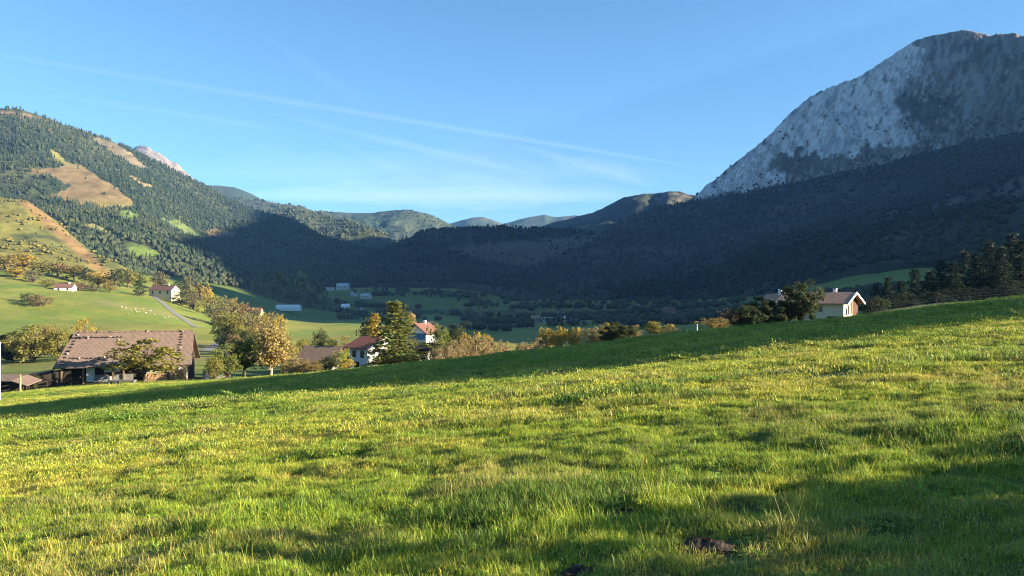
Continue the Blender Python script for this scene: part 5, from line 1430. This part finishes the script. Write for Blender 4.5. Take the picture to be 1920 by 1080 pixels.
# ------------------------------------------------------------------ thin high cloud
def wisp(name, p0, p1, alt, w0, w1, thick, dens, label, cat, seed, wob=0.15):
    """a long flattened drift of ice cloud lying level at one height, thickest along its middle"""
    o = link(bpy.data.objects.new(name, None)); o.empty_display_size = 100
    def far(px, py):
        Y = alt / ((540 - py) / FPX); return np.array(((px - 960) / FPX * Y, Y, alt + EYE))
    A, B = far(*p0), far(*p1); n = 90; o.location = tuple((A + B) / 2)
    d = (B - A) / np.linalg.norm(B - A); side = np.array((-d[1], d[0], 0))
    tt = np.linspace(0, 1, n)
    for q, (f, g) in enumerate(((1.5, 0.30), (1.0, 0.32), (0.62, 0.30), (0.3, 0.25))):
        m = bpy.data.materials.new('ice_cloud'); m.use_nodes = True; t = m.node_tree
        t.nodes.remove(t.nodes['Principled BSDF'])
        v = t.nodes.new('ShaderNodeVolumePrincipled'); v.inputs['Color'].default_value = (1, 1, 1, 1); v.inputs['Density'].default_value = dens * g
        t.links.new(v.outputs[0], t.nodes['Material Output'].inputs['Volume'])
        V = []
        e = 0.06 * (q + 1)
        ends = np.sqrt(np.clip(np.minimum((tt - e * .5) / 0.3, (1 - e * .5 - tt) / 0.3), 0.0004, 1))
        wv = f * (w0 + (w1 - w0) * tt) * (1 + wob * 2.2 * fbm(tt * 8 + q * 3.1, tt * 0 + seed, seed + q, 4)) * ends
        off = np.outer((w0 + w1) * 0.3 * wob * fbm(tt * 6 + q, tt * 0 + 3.3, seed + 1, 3), side)
        K = 14
        for i in range(n):
            c = A + (B - A) * tt[i] + off[i]
            for k in range(K):
                a = 6.283 * k / K
                V.append(c + side * math.cos(a) * max(wv[i], 2) + np.array((0, 0, math.sin(a) * f * thick * (0.1 + 0.9 * ends[i]))) - (A + B) / 2)
        F = [(i * K + k, i * K + (k + 1) % K, (i + 1) * K + (k + 1) % K, (i + 1) * K + k) for i in range(n - 1) for k in range(K)]
        me = bpy.data.meshes.new('veil'); me.from_pydata([tuple(p) for p in V], [], F + [tuple(range(K - 1, -1, -1)), tuple((n - 1) * K + k for k in range(K))])
        me.materials.append(m); me.update()
        link(bpy.data.objects.new('veil', me), o)
    return tag(o, label, cat)
wisp('contrail', (-420, 36), (1330, 317), 5200, 100, 230, 70, 1.5e-4, 'long thin white contrail slanting across the whole sky', 'contrail', 5)
wisp('cirrus_cloud', (480, 205), (1010, 330), 6400, 420, 700, 110, 0.6e-4, 'faint cirrus streak just below the middle of the contrail', 'cloud', 11, 0.3)
wisp('cirrus_cloud', (940, 262), (1230, 352), 6400, 500, 1100, 110, 0.6e-4, 'faint cirrus patch below the lower right end of the contrail', 'cloud', 12, 0.35)
wisp('cirrus_cloud', (440, 30), (700, 205), 6400, 110, 260, 80, 0.3e-4, 'very thin steep cirrus streak above the contrail', 'cloud', 13, 0.3)
wisp('cirrus_cloud', (60, 172), (560, 248), 6400, 200, 330, 80, 0.6e-4, 'faint cirrus streak above the left hill', 'cloud', 14, 0.3)
wisp('cirrus_cloud', (420, 366), (1240, 366), 6400, 5200, 5600, 260, 0.5e-4, 'broad added veil whitening the sky low over the head of the valley', 'cloud', 16, 0.2)  # added cloud sheet that pales the sky near the horizon
wisp('cirrus_cloud', (300, 326), (1300, 326), 6400, 5600, 6000, 240, 0.2e-4, 'thin upper edge of the added whitening veil over the valley head', 'cloud', 17, 0.2)  # second added sheet, tapering that paleness upward
wisp('cirrus_cloud', (600, 250), (800, 345), 6400, 250, 550, 90, 0.3e-4, 'short cirrus wisp low over the head of the valley', 'cloud', 15, 0.3)

# ------------------------------------------------------------------ haze
def build_haze():
    m = bpy.data.materials.new('haze_air'); m.use_nodes = True
    t = m.node_tree
    t.nodes.remove(t.nodes['Principled BSDF'])
    v = t.nodes.new('ShaderNodeVolumePrincipled')
    v.inputs['Color'].default_value = (0.20, 0.47, 1.0, 1)
    v.inputs['Density'].default_value = HAZE
    v.inputs['Anisotropy'].default_value = 0.0
    t.links.new(v.outputs[0], t.nodes['Material Output'].inputs['Volume'])
    x0, x1, y0, y1, z0, z1 = -24000, 24000, -6000, 11500, -420, 1500
    V = [(x, y, z) for z in (z0, z1) for y in (y0, y1) for x in (x0, x1)]
    F = [(0, 2, 3, 1), (4, 5, 7, 6), (0, 1, 5, 4), (2, 6, 7, 3), (0, 4, 6, 2), (1, 3, 7, 5)]
    me = raw_mesh('haze', np.array(V), np.array(F), m)
    return tag(link(bpy.data.objects.new('haze', me)), 'thin blue valley haze', 'haze', kind='stuff')
HAZE = 4.0e-5
build_haze()
